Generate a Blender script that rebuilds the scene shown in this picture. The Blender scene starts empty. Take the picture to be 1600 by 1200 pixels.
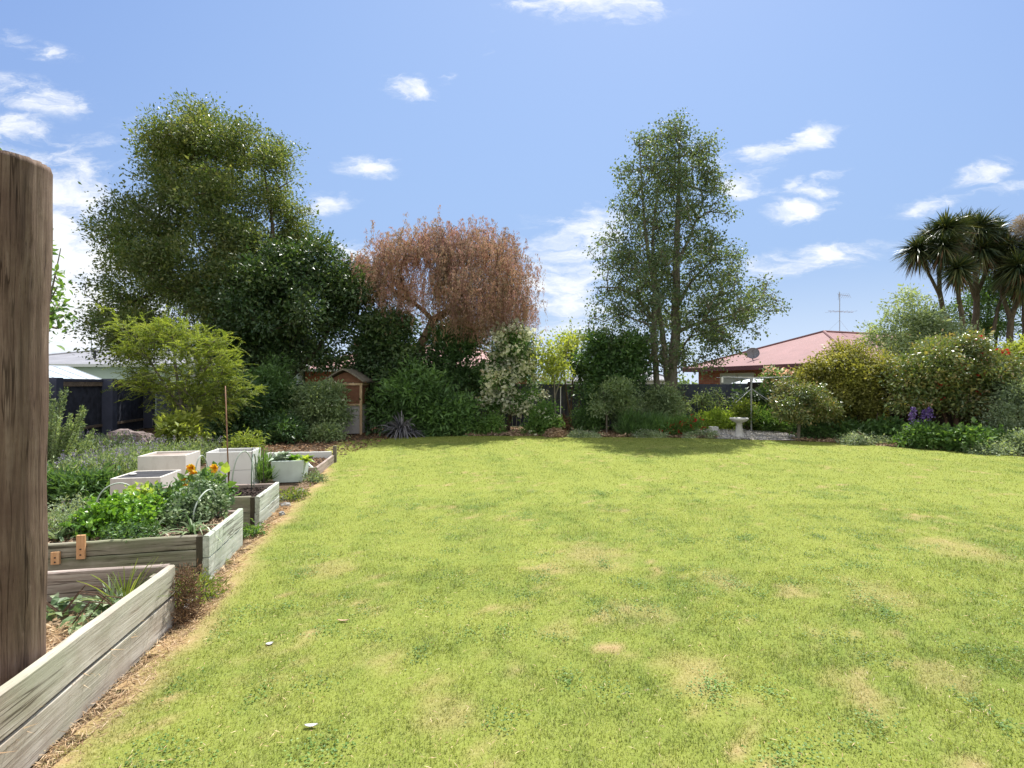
import bpy, math, numpy as np
from mathutils import Matrix
R = math.radians
H = 1.65; F = 800.0
sc = bpy.context.scene; col = sc.collection
RNG = np.random.default_rng(7)

def P(px, py, Y):            # survey helper: direction read from the photo + measured distance -> metres
    return np.array([(px-800)/F*Y, Y, H-(py-600)/F*Y])
def G(px, py):
    Y = F*H/(py-600); return np.array([(px-800)/F*Y, Y, 0.0])

# ------------------------------------------------------------------ materials
MATS = {}
def newmat(name):
    m = bpy.data.materials.new(name); m.use_nodes = True
    nt = m.node_tree; nt.nodes.clear(); MATS[name] = m
    out = nt.nodes.new('ShaderNodeOutputMaterial')
    return m, nt, out
def nd(nt, typ, **kw):
    n = nt.nodes.new('ShaderNode'+typ)
    for k, v in kw.items():
        if k.startswith('i_'):
            key = k[2:]; key = int(key) if key.isdigit() else key.replace('_', ' ')
            n.inputs[key].default_value = v
        else: setattr(n, k, v)
    return n
def L(nt, a, b): nt.links.new(a, b)
def c4(c): return (c[0], c[1], c[2], 1)
def ramp(nt, stops, interp='LINEAR'):
    r = nt.nodes.new('ShaderNodeValToRGB'); r.color_ramp.interpolation = interp
    e = r.color_ramp.elements
    while len(e) < len(stops): e.new(.5)
    for el, (p, c) in zip(e, stops): el.position = p; el.color = c4(c)
    return r
def mix(nt, fac, a, b, blend='MIX'):
    m = nt.nodes.new('ShaderNodeMix'); m.data_type = 'RGBA'; m.blend_type = blend
    for s, v in ((m.inputs[0], fac), (m.inputs[6], a), (m.inputs[7], b)):
        if hasattr(v, 'links'): L(nt, v, s)
        elif isinstance(v, (int, float)): s.default_value = v
        else: s.default_value = c4(v)
    return m.outputs[2]
def math_(nt, op, a, b=None, c=None):
    m = nt.nodes.new('ShaderNodeMath'); m.operation = op
    for s, v in zip(m.inputs, (a, b, c)):
        if v is None: continue
        if hasattr(v, 'links'): L(nt, v, s)
        else: s.default_value = v
    return m.outputs[0]
def coords(nt, scale=(1,1,1), kind='Object', rnd=False):
    tc = nd(nt, 'TexCoord'); mp = nd(nt, 'Mapping'); L(nt, tc.outputs[kind], mp.inputs[0]); mp.inputs['Scale'].default_value = scale
    if rnd:
        oi = nd(nt, 'ObjectInfo'); v = nd(nt, 'VectorMath', operation='SCALE'); v.inputs[0].default_value = (17, 9, 23)
        L(nt, oi.outputs['Random'], v.inputs['Scale']); L(nt, v.outputs[0], mp.inputs['Location'])
    return mp.outputs[0]
def noise(nt, vec, scale, detail=4, rough=.55, dist=0):
    n = nd(nt, 'TexNoise', i_Scale=scale, i_Detail=detail, i_Roughness=rough, i_Distortion=dist)
    L(nt, vec, n.inputs['Vector']); return n.outputs[0]
def bump(nt, h, strength=.4, dist=.01):
    b = nd(nt, 'Bump', i_Strength=strength, i_Distance=dist); L(nt, h, b.inputs['Height']); return b.outputs[0]
def prin(nt, out, colr, rough=.7, spec=.3, normal=None, metal=0):
    p = nd(nt, 'BsdfPrincipled'); p.inputs['Roughness'].default_value = rough
    p.inputs['Specular IOR Level'].default_value = spec; p.inputs['Metallic'].default_value = metal
    if hasattr(colr, 'links'): L(nt, colr, p.inputs['Base Color'])
    else: p.inputs['Base Color'].default_value = c4(colr)
    if normal is not None: L(nt, normal, p.inputs['Normal'])
    if out is not None: L(nt, p.outputs[0], out.inputs[0])
    return p

def leafmat(name, cols, rough=.5, spec=.35, trans=.4, tint=(1.25, 1.2, .5), clump=1.1):
    m, nt, out = newmat(name)
    at = nd(nt, 'Attribute', attribute_name='rnd')
    n = len(cols); cols = [tuple(min(.8, x*(1.78 if name.startswith('leaf') else 1)) for x in c) for c in cols]
    r = ramp(nt, [(i/(n-1), c) for i, c in enumerate(cols)]); L(nt, at.outputs['Fac'], r.inputs[0])
    nz = noise(nt, coords(nt), clump, 2)
    v = ramp(nt, [(.3, (.68, .7, .75)), (.7, (1.3, 1.25, 1.1))]); L(nt, nz, v.inputs[0])
    cc = mix(nt, 1.0, r.outputs[0], v.outputs[0], 'MULTIPLY')
    p = prin(nt, None, cc, rough, spec)
    t = nd(nt, 'BsdfTranslucent'); tc = mix(nt, 1.0, cc, tint, 'MULTIPLY'); L(nt, tc, t.inputs[0])
    mx = nd(nt, 'MixShader'); mx.inputs[0].default_value = trans
    L(nt, p.outputs[0], mx.inputs[1]); L(nt, t.outputs[0], mx.inputs[2]); L(nt, mx.outputs[0], out.inputs[0])
    return m
def barkmat(name, a, b, scale=6, st=.25):
    m, nt, out = newmat(name)
    co = coords(nt, (1, 1, st)); n1 = noise(nt, co, scale*3, 6, .65)
    n2 = noise(nt, coords(nt), 1.7, 2)
    r = ramp(nt, [(.3, a), (.7, b)]); L(nt, n1, r.inputs[0])
    c = mix(nt, math_(nt, 'MULTIPLY', n2, .35), r.outputs[0], (.09, .10, .06))
    prin(nt, out, c, .9, .15, bump(nt, n1, .8, .03)); return m
def plainmat(name, c, rough=.6, spec=.3, var=.15, scale=6, metal=0, bmp=.15):
    m, nt, out = newmat(name)
    n = noise(nt, coords(nt), scale, 5)
    r = ramp(nt, [(.25, tuple(x*(1-var) for x in c)), (.75, tuple(min(1, x*(1+var)) for x in c))]); L(nt, n, r.inputs[0])
    prin(nt, out, r.outputs[0], rough, spec, bump(nt, n, bmp, .004), metal); return m
def woodmat(name, a, b, grey, stain=(.1, .09, .06), axis='x', rough=.85, moss=None, gscale=1.0, contrast=.5):
    m, nt, out = newmat(name)
    s = (1.2, 26, 26) if axis == 'x' else (26, 26, 1.2)
    s = tuple(x*gscale for x in s)
    co = coords(nt, s, rnd=True)
    wob = nd(nt, 'TexNoise', i_Scale=1.3, i_Detail=3); L(nt, coords(nt, (1, 1, 1), rnd=True), wob.inputs['Vector'])
    wv = nd(nt, 'VectorMath', operation='MULTIPLY_ADD'); L(nt, wob.outputs['Color'], wv.inputs[0]); wv.inputs[1].default_value = (1.6, 1.6, 1.6); L(nt, co, wv.inputs[2])
    g = noise(nt, wv.outputs[0], 1.0, 7, .7)
    fine = noise(nt, coords(nt, tuple(x*4 for x in s), rnd=True), 1.0, 4, .7)
    r = ramp(nt, [(.32, a), (.5, b), (.68, grey)]); L(nt, g, r.inputs[0])
    big = noise(nt, coords(nt, (1, 1, 1), rnd=True), 2.6, 5, .65)
    rb = ramp(nt, [(.42, (0, 0, 0)), (.66, (1, 1, 1))]); L(nt, big, rb.inputs[0])
    c = mix(nt, math_(nt, 'MULTIPLY', rb.outputs[0], contrast), r.outputs[0], stain)
    if moss:
        mm = ramp(nt, [(.45, (0, 0, 0)), (.7, (1, 1, 1))]); L(nt, noise(nt, coords(nt, (1.3, 3, 3), rnd=True), 1.9, 4), mm.inputs[0])
        c = mix(nt, math_(nt, 'MULTIPLY', mm.outputs[0], .75), c, moss)
    cr = ramp(nt, [(.30, (.25, .22, .2)), (.40, (1, 1, 1))]); L(nt, fine, cr.inputs[0])
    c = mix(nt, .7, c, cr.outputs[0], 'MULTIPLY')
    ck = noise(nt, coords(nt, (.5*gscale, 17*gscale, 17*gscale) if axis == 'x' else (15*gscale, 15*gscale, .5*gscale), rnd=True), 1.0, 3, .5)
    ckl = ramp(nt, [(0, (.12, .10, .09)), (.010, (.25, .22, .2)), (.022, (1, 1, 1))]); L(nt, math_(nt, 'ABSOLUTE', math_(nt, 'SUBTRACT', ck, .5)), ckl.inputs[0])
    gate = ramp(nt, [(.46, (0, 0, 0)), (.56, (1, 1, 1))]); L(nt, noise(nt, coords(nt, (1.4, 3, 3) if axis == 'x' else (5, 5, 1.4), rnd=True), 1.3, 3), gate.inputs[0])
    c = mix(nt, math_(nt, 'MULTIPLY', gate.outputs[0], .75 if axis == 'z' else .8), c, mix(nt, 1.0, c, ckl.outputs[0], 'MULTIPLY'))
    hh = math_(nt, 'ADD', g, math_(nt, 'MULTIPLY', fine, .6))
    prin(nt, out, c, rough, .2, bump(nt, hh, .6, .006)); return m

leafmat('leaf_dark', [(.018,.045,.018), (.042,.088,.03), (.085,.14,.05)], .38, .55, .33)
leafmat('leaf_glossy', [(.014,.034,.015), (.036,.07,.025), (.085,.11,.045)], .4, .55, .27)
leafmat('leaf_deep', [(.03,.065,.024), (.062,.12,.038), (.10,.17,.058)], .45, .4, .35)
leafmat('leaf_tall', [(.028,.056,.018), (.06,.092,.03), (.105,.13,.05), (.165,.165,.08)], .42, .45, .42, clump=.6)
leafmat('leaf_alder', [(.034,.06,.036), (.068,.10,.055), (.12,.145,.075)], .5, .4, .42)
leafmat('leaf_mid', [(.04,.09,.025), (.08,.15,.04), (.14,.21,.07)], .5, .35, .4)
leafmat('leaf_yellow', [(.10,.135,.03), (.18,.22,.05), (.27,.29,.09)], .5, .3, .5)
leafmat('leaf_feather', [(.07,.105,.022), (.12,.16,.035), (.19,.215,.07)], .55, .25, .5)
leafmat('leaf_gold', [(.075,.09,.025), (.145,.15,.04), (.25,.235,.085)], .45, .35, .42)
leafmat('leaf_grey', [(.10,.14,.09), (.17,.22,.14), (.28,.32,.22)], .55, .3, .35)
leafmat('leaf_sage', [(.07,.11,.05), (.13,.18,.09), (.22,.27,.15)], .5, .35, .35)
leafmat('leaf_copper', [(.20,.11,.11), (.27,.16,.15), (.25,.165,.11), (.15,.135,.09), (.32,.215,.21)], .5, .35, .45, (1.05, .95, .9), .7)
leafmat('leaf_camellia', [(.04,.07,.025), (.08,.12,.04), (.14,.15,.05), (.24,.16,.09)], .36, .9, .28)
leafmat('leaf_cabbage_tree', [(.02,.035,.02), (.042,.062,.03), (.11,.115,.045)], .38, .45, .15)
leafmat('leaf_flax', [(.03,.03,.04), (.08,.08,.09), (.17,.16,.18)], .35, .5, .12, (1,1,1))
leafmat('leaf_blue', [(.055,.095,.04), (.105,.15,.075), (.21,.245,.15)], .4, .4, .3, (1,1.1,.8))
leafmat('leaf_cabbage', [(.12,.17,.12), (.22,.28,.21), (.34,.38,.32)], .45, .4, .25, (1,1,.9))
leafmat('soil_bits', [(.02,.015,.014), (.045,.034,.03), (.10,.075,.06)], .9, .1, 0, (1,1,1))
leafmat('leaf_veg', [(.05,.12,.02), (.10,.2,.03), (.18,.29,.06)], .32, .5, .38)
leafmat('leaf_lime', [(.13,.21,.035), (.21,.29,.055), (.28,.34,.09)], .4, .35, .45)
leafmat('straw', [(.34,.22,.13), (.56,.40,.25), (.75,.6,.42)], .7, .2, .2, (1,1,.9))
leafmat('mulch_mat', [(.2,.13,.08), (.34,.24,.16), (.52,.4,.29)], .8, .2, .05, (1,1,1))
leafmat('dead_leaf', [(.10,.06,.04), (.2,.12,.07), (.34,.22,.13)], .8, .2, .2, (1,1,1))
leafmat('petal_white', [(.5,.52,.38), (.68,.7,.55), (.8,.8,.7)], .6, .2, .4, (1,1,.9))
leafmat('petal_red', [(.3,.01,.015), (.5,.025,.03), (.6,.06,.05)], .5, .3, .3, (1.2,.8,.8))
leafmat('petal_orange', [(.8,.3,.02), (.9,.45,.03), (.9,.6,.06)], .5, .3, .4, (1,1,.7))
leafmat('petal_purple', [(.10,.06,.25), (.2,.12,.4), (.3,.22,.5)], .6, .2, .3, (1,1,1))
leafmat('petal_lavender', [(.2,.17,.27), (.3,.26,.38), (.4,.37,.46)], .6, .2, .3, (1,1,1))
leafmat('petal_peach', [(.7,.35,.25), (.8,.5,.38), (.8,.65,.5)], .6, .2, .4, (1,.9,.8))
leafmat('petal_cream', [(.55,.45,.25), (.68,.6,.4), (.75,.7,.5)], .6, .2, .4, (1,1,.8))
leafmat('seedhead', [(.3,.24,.18), (.42,.35,.27), (.54,.46,.37)], .8, .1, .2, (1,1,1))
leafmat('pebble', [(.35,.34,.33), (.5,.49,.48), (.66,.65,.64)], .8, .2, 0, (1,1,1), 3)
barkmat('bark_brown', (.07,.05,.035), (.19,.145,.10))
barkmat('bark_grey', (.11,.095,.08), (.27,.235,.19))
barkmat('bark_dark', (.03,.024,.018), (.10,.08,.06))
barkmat('bark_red', (.07,.04,.028), (.2,.12,.085))
woodmat('sleeper', (.26,.22,.175), (.46,.42,.355), (.62,.58,.51), (.23,.165,.12), moss=(.36,.36,.27), contrast=.65)
woodmat('sleeper_pale', (.34,.36,.31), (.52,.55,.48), (.66,.69,.62), (.3,.3,.25), moss=(.34,.40,.30), contrast=.35)
woodmat('sleeper_green', (.17,.155,.12), (.30,.275,.21), (.43,.40,.32), (.12,.125,.07), moss=(.17,.2,.10))
woodmat('sleeper_brown', (.23,.18,.15), (.38,.31,.27), (.5,.43,.38), (.18,.14,.11), contrast=.4)
woodmat('post_wood', (.08,.054,.04), (.165,.112,.08), (.25,.185,.14), (.10,.06,.045), axis='z', contrast=.8, gscale=1.7)
woodmat('pale_timber', (.35,.24,.14), (.5,.36,.22), (.6,.46,.3), (.3,.2,.12), axis='z', contrast=.3)
woodmat('new_timber', (.5,.27,.12), (.66,.38,.19), (.74,.47,.25), (.45,.22,.1), axis='z', contrast=.3)
woodmat('fence_rail', (.16,.12,.09), (.26,.2,.15), (.36,.29,.22), (.05,.045,.045))
woodmat('fence_brown', (.05,.04,.035), (.09,.07,.06), (.14,.11,.09), (.03,.025,.02), axis='z')
woodmat('log_wood', (.12,.09,.085), (.25,.2,.19), (.42,.36,.34), (.15,.11,.1), contrast=.6)
plainmat('charcoal_paint', (.07,.078,.115), .65, .25, .25, 3)
plainmat('charcoal_worn', (.05,.055,.075), .75, .2, .5, 5)
plainmat('white_paint', (.68,.68,.64), .55, .3, .06, 4)
def stained(name, c, d):
    m, nt, out = newmat(name)
    a = noise(nt, coords(nt, (1, 1, .35)), 9, 6, .7); b = noise(nt, coords(nt), 2.2, 4, .6)
    r = ramp(nt, [(.50, (0, 0, 0)), (.72, (1, 1, 1))]); L(nt, math_(nt, 'ADD', math_(nt, 'MULTIPLY', a, .55), math_(nt, 'MULTIPLY', b, .45)), r.inputs[0])
    prin(nt, out, mix(nt, math_(nt, 'MULTIPLY', r.outputs[0], .65), c, d), .7, .25, bump(nt, a, .25, .004))
stained('cream_paint', (.64,.60,.54), (.36,.31,.25)); stained('planter_white', (.70,.70,.67), (.42,.41,.36))
#
plainmat('mint_paint', (.55,.63,.58), .6, .3, .12, 5)
plainmat('dark_inside', (.045,.045,.05), .8, .2, .3, 8)
plainmat('soil_dark', (.045,.032,.028), .95, .1, .5, 30, bmp=.9)
plainmat('concrete', (.5,.49,.46), .85, .2, .18, 14, bmp=.5)
plainmat('edging_concrete', (.3,.29,.27), .9, .2, .25, 14, bmp=.5)
plainmat('galv', (.42,.43,.43), .4, .5, .12, 10, metal=.6)
plainmat('dish_grey', (.13,.12,.125), .6, .4, .1, 8)
plainmat('black_metal', (.03,.03,.032), .5, .4, .1, 8)
plainmat('wire_white', (.7,.7,.66), .45, .4, .08, 8)
plainmat('hose_green', (.12,.17,.12), .45, .4, .1, 8)
plainmat('hose_pale', (.42,.47,.40), .45, .4, .1, 8)
plainmat('cane', (.25,.13,.08), .6, .3, .35, 14)
plainmat('mint_wall', (.5,.6,.56), .7, .2, .04, 3)
plainmat('fascia_maroon', (.12,.035,.035), .45, .4, .08, 4)
plainmat('frame_cream', (.55,.5,.4), .5, .3, .05, 6)
plainmat('curtain', (.5,.5,.47), .8, .1, .12, 20)
plainmat('corrugate_clear', (.68,.73,.76), .4, .4, .08, 9)
plainmat('brown_panel', (.16,.075,.045), .75, .2, .25, 8)
plainmat('grey_panel', (.38,.36,.36), .75, .2, .12, 8)
plainmat('far_white', (.6,.62,.62), .6, .3, .05, 2)
plainmat('far_grey', (.3,.33,.38), .6, .3, .05, 2)
def roofmat(name, c, d, n=5.0, var=.12):
    m, nt, out = newmat(name)
    tc = nd(nt, 'TexCoord'); dt = nd(nt, 'VectorMath', operation='DOT_PRODUCT'); L(nt, tc.outputs['Object'], dt.inputs[0]); dt.inputs[1].default_value = (d[0], d[1], 0)
    fr = math_(nt, 'SINE', math_(nt, 'MULTIPLY', dt.outputs['Value'], 6.283*n))
    pk = math_(nt, 'POWER', math_(nt, 'ABSOLUTE', fr), 6)
    nz = noise(nt, coords(nt), 1.4, 5)
    r = ramp(nt, [(.3, tuple(x*(1-var) for x in c)), (.7, tuple(x*(1+var) for x in c))]); L(nt, nz, r.inputs[0])
    prin(nt, out, r.outputs[0], .7, .25, bump(nt, pk, .5, .03)); return m
roofmat('roof_red', (.26,.135,.13), (.358,-.933))
roofmat('roof_red_side', (.26,.135,.13), (.933,.358))
roofmat('roof_pink', (.42,.24,.22), (1, 0), 3)
roofmat('roof_grey', (.25,.25,.27), (1, 0), 3)
def brickmat():
    m, nt, out = newmat('brick')
    b = nd(nt, 'TexBrick'); tc = nd(nt, 'TexCoord')
    sx = nd(nt, 'SeparateXYZ'); L(nt, tc.outputs['Object'], sx.inputs[0])
    cx = nd(nt, 'CombineXYZ'); L(nt, math_(nt, 'ADD', sx.outputs[0], sx.outputs[1]), cx.inputs[0]); L(nt, sx.outputs[2], cx.inputs[1])
    L(nt, cx.outputs[0], b.inputs['Vector'])
    b.inputs['Color1'].default_value = (.36,.115,.06,1); b.inputs['Color2'].default_value = (.27,.085,.05,1); b.inputs['Mortar'].default_value = (.3,.22,.17,1)
    b.inputs['Scale'].default_value = 1; b.inputs['Brick Width'].default_value = .24; b.inputs['Row Height'].default_value = .086; b.inputs['Mortar Size'].default_value = .006
    prin(nt, out, b.outputs[0], .85, .2, bump(nt, b.outputs['Fac'], -.4, .01))
brickmat()
def glassmat():
    m, nt, out = newmat('pane_glass')
    p = prin(nt, out, (.62,.68,.68), .12, .6); n = noise(nt, coords(nt), 3, 3); 
    r = ramp(nt, [(.2, (.42,.5,.5)), (.8, (.72,.77,.77))]); L(nt, n, r.inputs[0]); L(nt, r.outputs[0], p.inputs['Base Color'])
glassmat()
m, nt, out = newmat('window_dark'); prin(nt, out, (.03,.035,.04), .08, .8)
def meshdish():
    m, nt, out = newmat('dish_mesh')
    n = noise(nt, coords(nt), 40, 2)
    r = ramp(nt, [(.3, (.16,.155,.16)), (.7, (.27,.26,.27))]); L(nt, n, r.inputs[0]); prin(nt, out, r.outputs[0], .6, .4)
meshdish()

def groundmat(name, cols, s1=2.5, s2=40, bmp=.8, d=.03):
    m, nt, out = newmat(name)
    a = noise(nt, coords(nt), s1, 5, .6); b = noise(nt, coords(nt), s2, 4, .7)
    f = math_(nt, 'ADD', math_(nt, 'MULTIPLY', a, .5), math_(nt, 'MULTIPLY', b, .5))
    n = len(cols); r = ramp(nt, [(.3+.4*i/(n-1), c) for i, c in enumerate(cols)]); L(nt, f, r.inputs[0])
    prin(nt, out, r.outputs[0], .95, .1, bump(nt, b, bmp, d)); return m
groundmat('ground_far', [(.05,.07,.025), (.09,.10,.04), (.12,.12,.06)], .3, 6)
groundmat('ground_soil', [(.045,.032,.022), (.10,.07,.045), (.22,.16,.10)], 2.2, 45)
groundmat('gravel_base', [(.25,.24,.24), (.45,.44,.44), (.62,.61,.6)], 5, 60)
groundmat('straw_base', [(.2,.13,.08), (.38,.27,.17), (.55,.42,.28)], 6, 60)

def lawnmat(name, blade):
    m, nt, out = newmat(name)
    dry = nd(nt, 'Attribute', attribute_name='dry'); tone = nd(nt, 'Attribute', attribute_name='tone')
    if blade:
        rn = nd(nt, 'Attribute', attribute_name='rnd').outputs['Fac']
    else:
        rn = noise(nt, coords(nt), 55, 4, .75)
    k = .88 if blade else .74
    cool = ramp(nt, [(.0, (.075*k,.125*k,.025*k)), (.5, (.16*k,.235*k,.045*k)), (1, (.31*k,.39*k,.14*k))]); L(nt, rn, cool.inputs[0])
    warm = ramp(nt, [(.0, (.16*k,.20*k,.03*k)), (.5, (.295*k,.34*k,.068*k)), (1, (.50*k,.52*k,.20*k))]); L(nt, rn, warm.inputs[0])
    tan = ramp(nt, [(.0, (.28*k,.18*k,.085*k)), (.5, (.52*k,.36*k,.19*k)), (1, (.74*k,.60*k,.40*k))]); L(nt, rn, tan.inputs[0])
    c = mix(nt, tone.outputs['Fac'], cool.outputs[0], warm.outputs[0])
    c = mix(nt, dry.outputs['Fac'], c, tan.outputs[0])
    if blade:
        p = prin(nt, None, c, .5, .3)
        t = nd(nt, 'BsdfTranslucent'); L(nt, mix(nt, 1.0, c, (1.15, 1.15, .6), 'MULTIPLY'), t.inputs[0])
        mx = nd(nt, 'MixShader'); mx.inputs[0].default_value = .42
        L(nt, p.outputs[0], mx.inputs[1]); L(nt, t.outputs[0], mx.inputs[2]); L(nt, mx.outputs[0], out.inputs[0])
    else:
        prin(nt, out, c, .95, .1, bump(nt, rn, .6, .02))
lawnmat('lawn_base', False); lawnmat('grass_blade', True)

# ------------------------------------------------------------------ mesh building
ORG = {}
def tag(o, label=None, cat=None, group=None, kind=None):
    if label: o['label'] = label
    if cat: o['category'] = cat
    if group: o['group'] = group
    if kind: o['kind'] = kind
    return o
def raw_mesh(name, V, loops, starts, attrs=None, smooth=False):
    me = bpy.data.meshes.new(name)
    V = np.asarray(V, np.float32); n = len(V)
    me.vertices.add(n); me.vertices.foreach_set('co', V.ravel())
    loops = np.asarray(loops, np.int32); starts = np.asarray(starts, np.int32)
    me.loops.add(len(loops)); me.loops.foreach_set('vertex_index', loops)
    me.polygons.add(len(starts)); me.polygons.foreach_set('loop_start', starts)
    me.polygons.foreach_set('use_smooth', np.full(len(starts), smooth, dtype=bool))
    me.update(calc_edges=True)
    for k, (dom, a) in (attrs or {}).items():
        at = me.attributes.new(k, 'FLOAT', dom); at.data.foreach_set('value', np.asarray(a, np.float32))
    return me
def link(name, me, mat, parent=None, origin=None):
    """mesh given in world space; stored relative to its parent's base (or its own origin)"""
    o = bpy.data.objects.new(name, me); col.objects.link(o)
    og = ORG[parent.name] if parent is not None else np.array(origin if origin is not None else (0, 0, 0), float)
    if np.any(og): me.transform(Matrix.Translation(tuple(-og)))
    if parent is not None: o.parent = parent
    else: o.location = tuple(og)
    ORG[o.name] = og
    if mat is not None: me.materials.append(MATS[mat] if isinstance(mat, str) else mat)
    return o
def empty(name, loc, label, cat, group=None):
    o = bpy.data.objects.new(name, None); col.objects.link(o); o.location = tuple(loc); o.empty_display_size = .1
    ORG[o.name] = np.array(loc, float); return tag(o, label, cat, group)

class MB:
    def __init__(s): s.v = []; s.f = []; s.n = 0
    def add(s, V, Fs):
        s.v.append(np.asarray(V, float)); s.f += [tuple(i+s.n for i in f) for f in Fs]; s.n += len(V); return s
    def box(s, c, size, rz=0, ax=None, bev=0.0):
        hx, hy, hz = [x/2 for x in size]
        if bev:
            b = bev; pts = []; Fs = []
            for z, i in ((-hz, b), (-hz+b, 0), (hz-b, 0), (hz, b)):
                for X, Y in ((-hx+i+b*0, -hy+i), (hx-i, -hy+i), (hx-i, hy-i), (-hx+i, hy-i)): pts.append((X, Y, z))
            Fs.append((3, 2, 1, 0)); Fs.append((12, 13, 14, 15))
            for k in range(3):
                for j in range(4): Fs.append((4*k+j, 4*k+(j+1) % 4, 4*k+4+(j+1) % 4, 4*k+4+j))
            V = np.array(pts, float)
        else:
            V = np.array([(x, y, z) for z in (-hz, hz) for x, y in ((-hx, -hy), (hx, -hy), (hx, hy), (-hx, hy))], float)
            Fs = [(3,2,1,0), (4,5,6,7), (0,1,5,4), (1,2,6,5), (2,3,7,6), (3,0,4,7)]
        c_, s_ = math.cos(rz), math.sin(rz)
        M = np.array([[c_, -s_, 0], [s_, c_, 0], [0, 0, 1]]) if ax is None else np.array(ax, float).T
        return s.add(V@M.T+np.array(c, float), Fs)
    def tube(s, pts, rad, seg=8, caps=True):
        pts = np.asarray(pts, float); n = len(pts); rad = np.broadcast_to(rad, (n,)).astype(float)
        T = np.gradient(pts, axis=0) if n > 1 else np.array([[0, 0, 1]])
        T /= np.linalg.norm(T, axis=1)[:, None]+1e-9
        up = np.array([0, 0, 1.]) if abs(T[0][2]) < .9 else np.array([1., 0, 0])
        a = np.cross(T[0], up); a /= np.linalg.norm(a); V = []
        for i in range(n):
            a = a-T[i]*np.dot(a, T[i]); a /= np.linalg.norm(a)+1e-9; b = np.cross(T[i], a)
            for k in range(seg):
                t = 2*math.pi*k/seg; V.append(pts[i]+rad[i]*(math.cos(t)*a+math.sin(t)*b))
        Fs = [(i*seg+k, i*seg+(k+1) % seg, (i+1)*seg+(k+1) % seg, (i+1)*seg+k) for i in range(n-1) for k in range(seg)]
        if caps: Fs += [tuple(reversed(range(seg))), tuple(range((n-1)*seg, n*seg))]
        return s.add(V, Fs)
    def lathe(s, c, prof, seg=24):
        V = [(c[0]+r*math.cos(2*math.pi*k/seg), c[1]+r*math.sin(2*math.pi*k/seg), c[2]+z) for r, z in prof for k in range(seg)]
        n = len(prof); Fs = [(i*seg+k, i*seg+(k+1) % seg, (i+1)*seg+(k+1) % seg, (i+1)*seg+k) for i in range(n-1) for k in range(seg)]
        Fs += [tuple(reversed(range(seg))), tuple(range((n-1)*seg, n*seg))]
        return s.add(V, Fs)
    def poly(s, pts): return s.add(pts, [tuple(range(len(pts)))])
    def build(s, name, mat, parent=None, origin=None, smooth=False):
        V = np.vstack(s.v); loops = [i for f in s.f for i in f]; st = np.cumsum([0]+[len(f) for f in s.f])[:-1]
        return link(name, raw_mesh(name, V, loops, st, None, smooth), mat, parent, origin)

def norm(a): return a/(np.linalg.norm(a, axis=-1, keepdims=True)+1e-9)
def leaves_arr(p, d, nrm, ln, wd, curl=.15, fine=False):
    """leaf blades: p base, d tip direction, nrm face normal; four-point folded or six-point leaves"""
    n = len(p); d = norm(d); s = norm(np.cross(d, nrm)); nn = np.cross(s, d)
    ln = np.broadcast_to(ln, (n,))[:, None]; wd = np.broadcast_to(wd, (n,))[:, None]
    if not fine:
        V = np.stack([p, p+d*ln*.45+s*wd*.5+nn*wd*curl, p+d*ln-nn*ln*curl*.5, p+d*ln*.45-s*wd*.5+nn*wd*curl], 1).reshape(-1, 3)
        return V, np.arange(4*n), np.arange(0, 4*n, 4), 1
    mid = p+d*ln*.5+nn*ln*.03; tip = p+d*ln*.97-nn*ln*curl
    V = np.stack([p, p+d*ln*.28+s*wd*.46+nn*wd*curl, p+d*ln*.66+s*wd*.40+nn*(wd*curl-ln*curl*.3), tip,
                  p+d*ln*.66-s*wd*.40+nn*(wd*curl-ln*curl*.3), p+d*ln*.28-s*wd*.46+nn*wd*curl, mid], 1).reshape(-1, 3)
    b = (np.arange(n)*7)[:, None]
    lp = (b+np.array([[0, 1, 2, 6, 6, 2, 3, 4, 0, 6, 4, 5]])).ravel()
    # faces: (0,1,2,6) (6,2,3,4) (0,6,4,5)
    return V, lp, np.arange(0, 12*n, 4), 3
def leaf_obj(name, mat, parent, p, d, nrm, ln, wd, rnd=None, fine=False, curl=.15, origin=None):
    V, lp, st, k = leaves_arr(np.asarray(p), np.asarray(d), np.asarray(nrm), ln, wd, curl, fine)
    if rnd is None: rnd = RNG.random(len(p))
    return link(name, raw_mesh(name, V, lp, st, {'rnd': ('FACE', np.repeat(rnd, k))}), mat, parent, origin)

def blob_points(blobs, n, shell=.33, rng=RNG, flat=False):
    """blobs: world ellipsoids (c, r). points inside, biased to the outside"""
    w = np.array([b[1][0]*b[1][2]+b[1][0]*b[1][1] for b in blobs]); w = w/w.sum()
    k = rng.choice(len(blobs), n, p=w)
    u = norm(rng.normal(size=(n, 3))); r = rng.random(n)**shell
    C = np.array([b[0] for b in blobs])[k]; Rr = np.array([b[1] for b in blobs])[k]
    return C+u*r[:, None]*Rr, u
def px_blobs(bl, Y):
    """(px, py, rx, ry[, depth offset[, depth radius]]) -> world ellipsoids"""
    o = []
    for b in bl:
        dy = b[4] if len(b) > 4 else 0; y = Y+dy
        rx, rz = b[2]/F*y, b[3]/F*y
        ry = b[5] if len(b) > 5 else min(rx, rz)*.9
        o.append((P(b[0], b[1], y), np.array([rx, ry, rz])))
    return o

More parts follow.
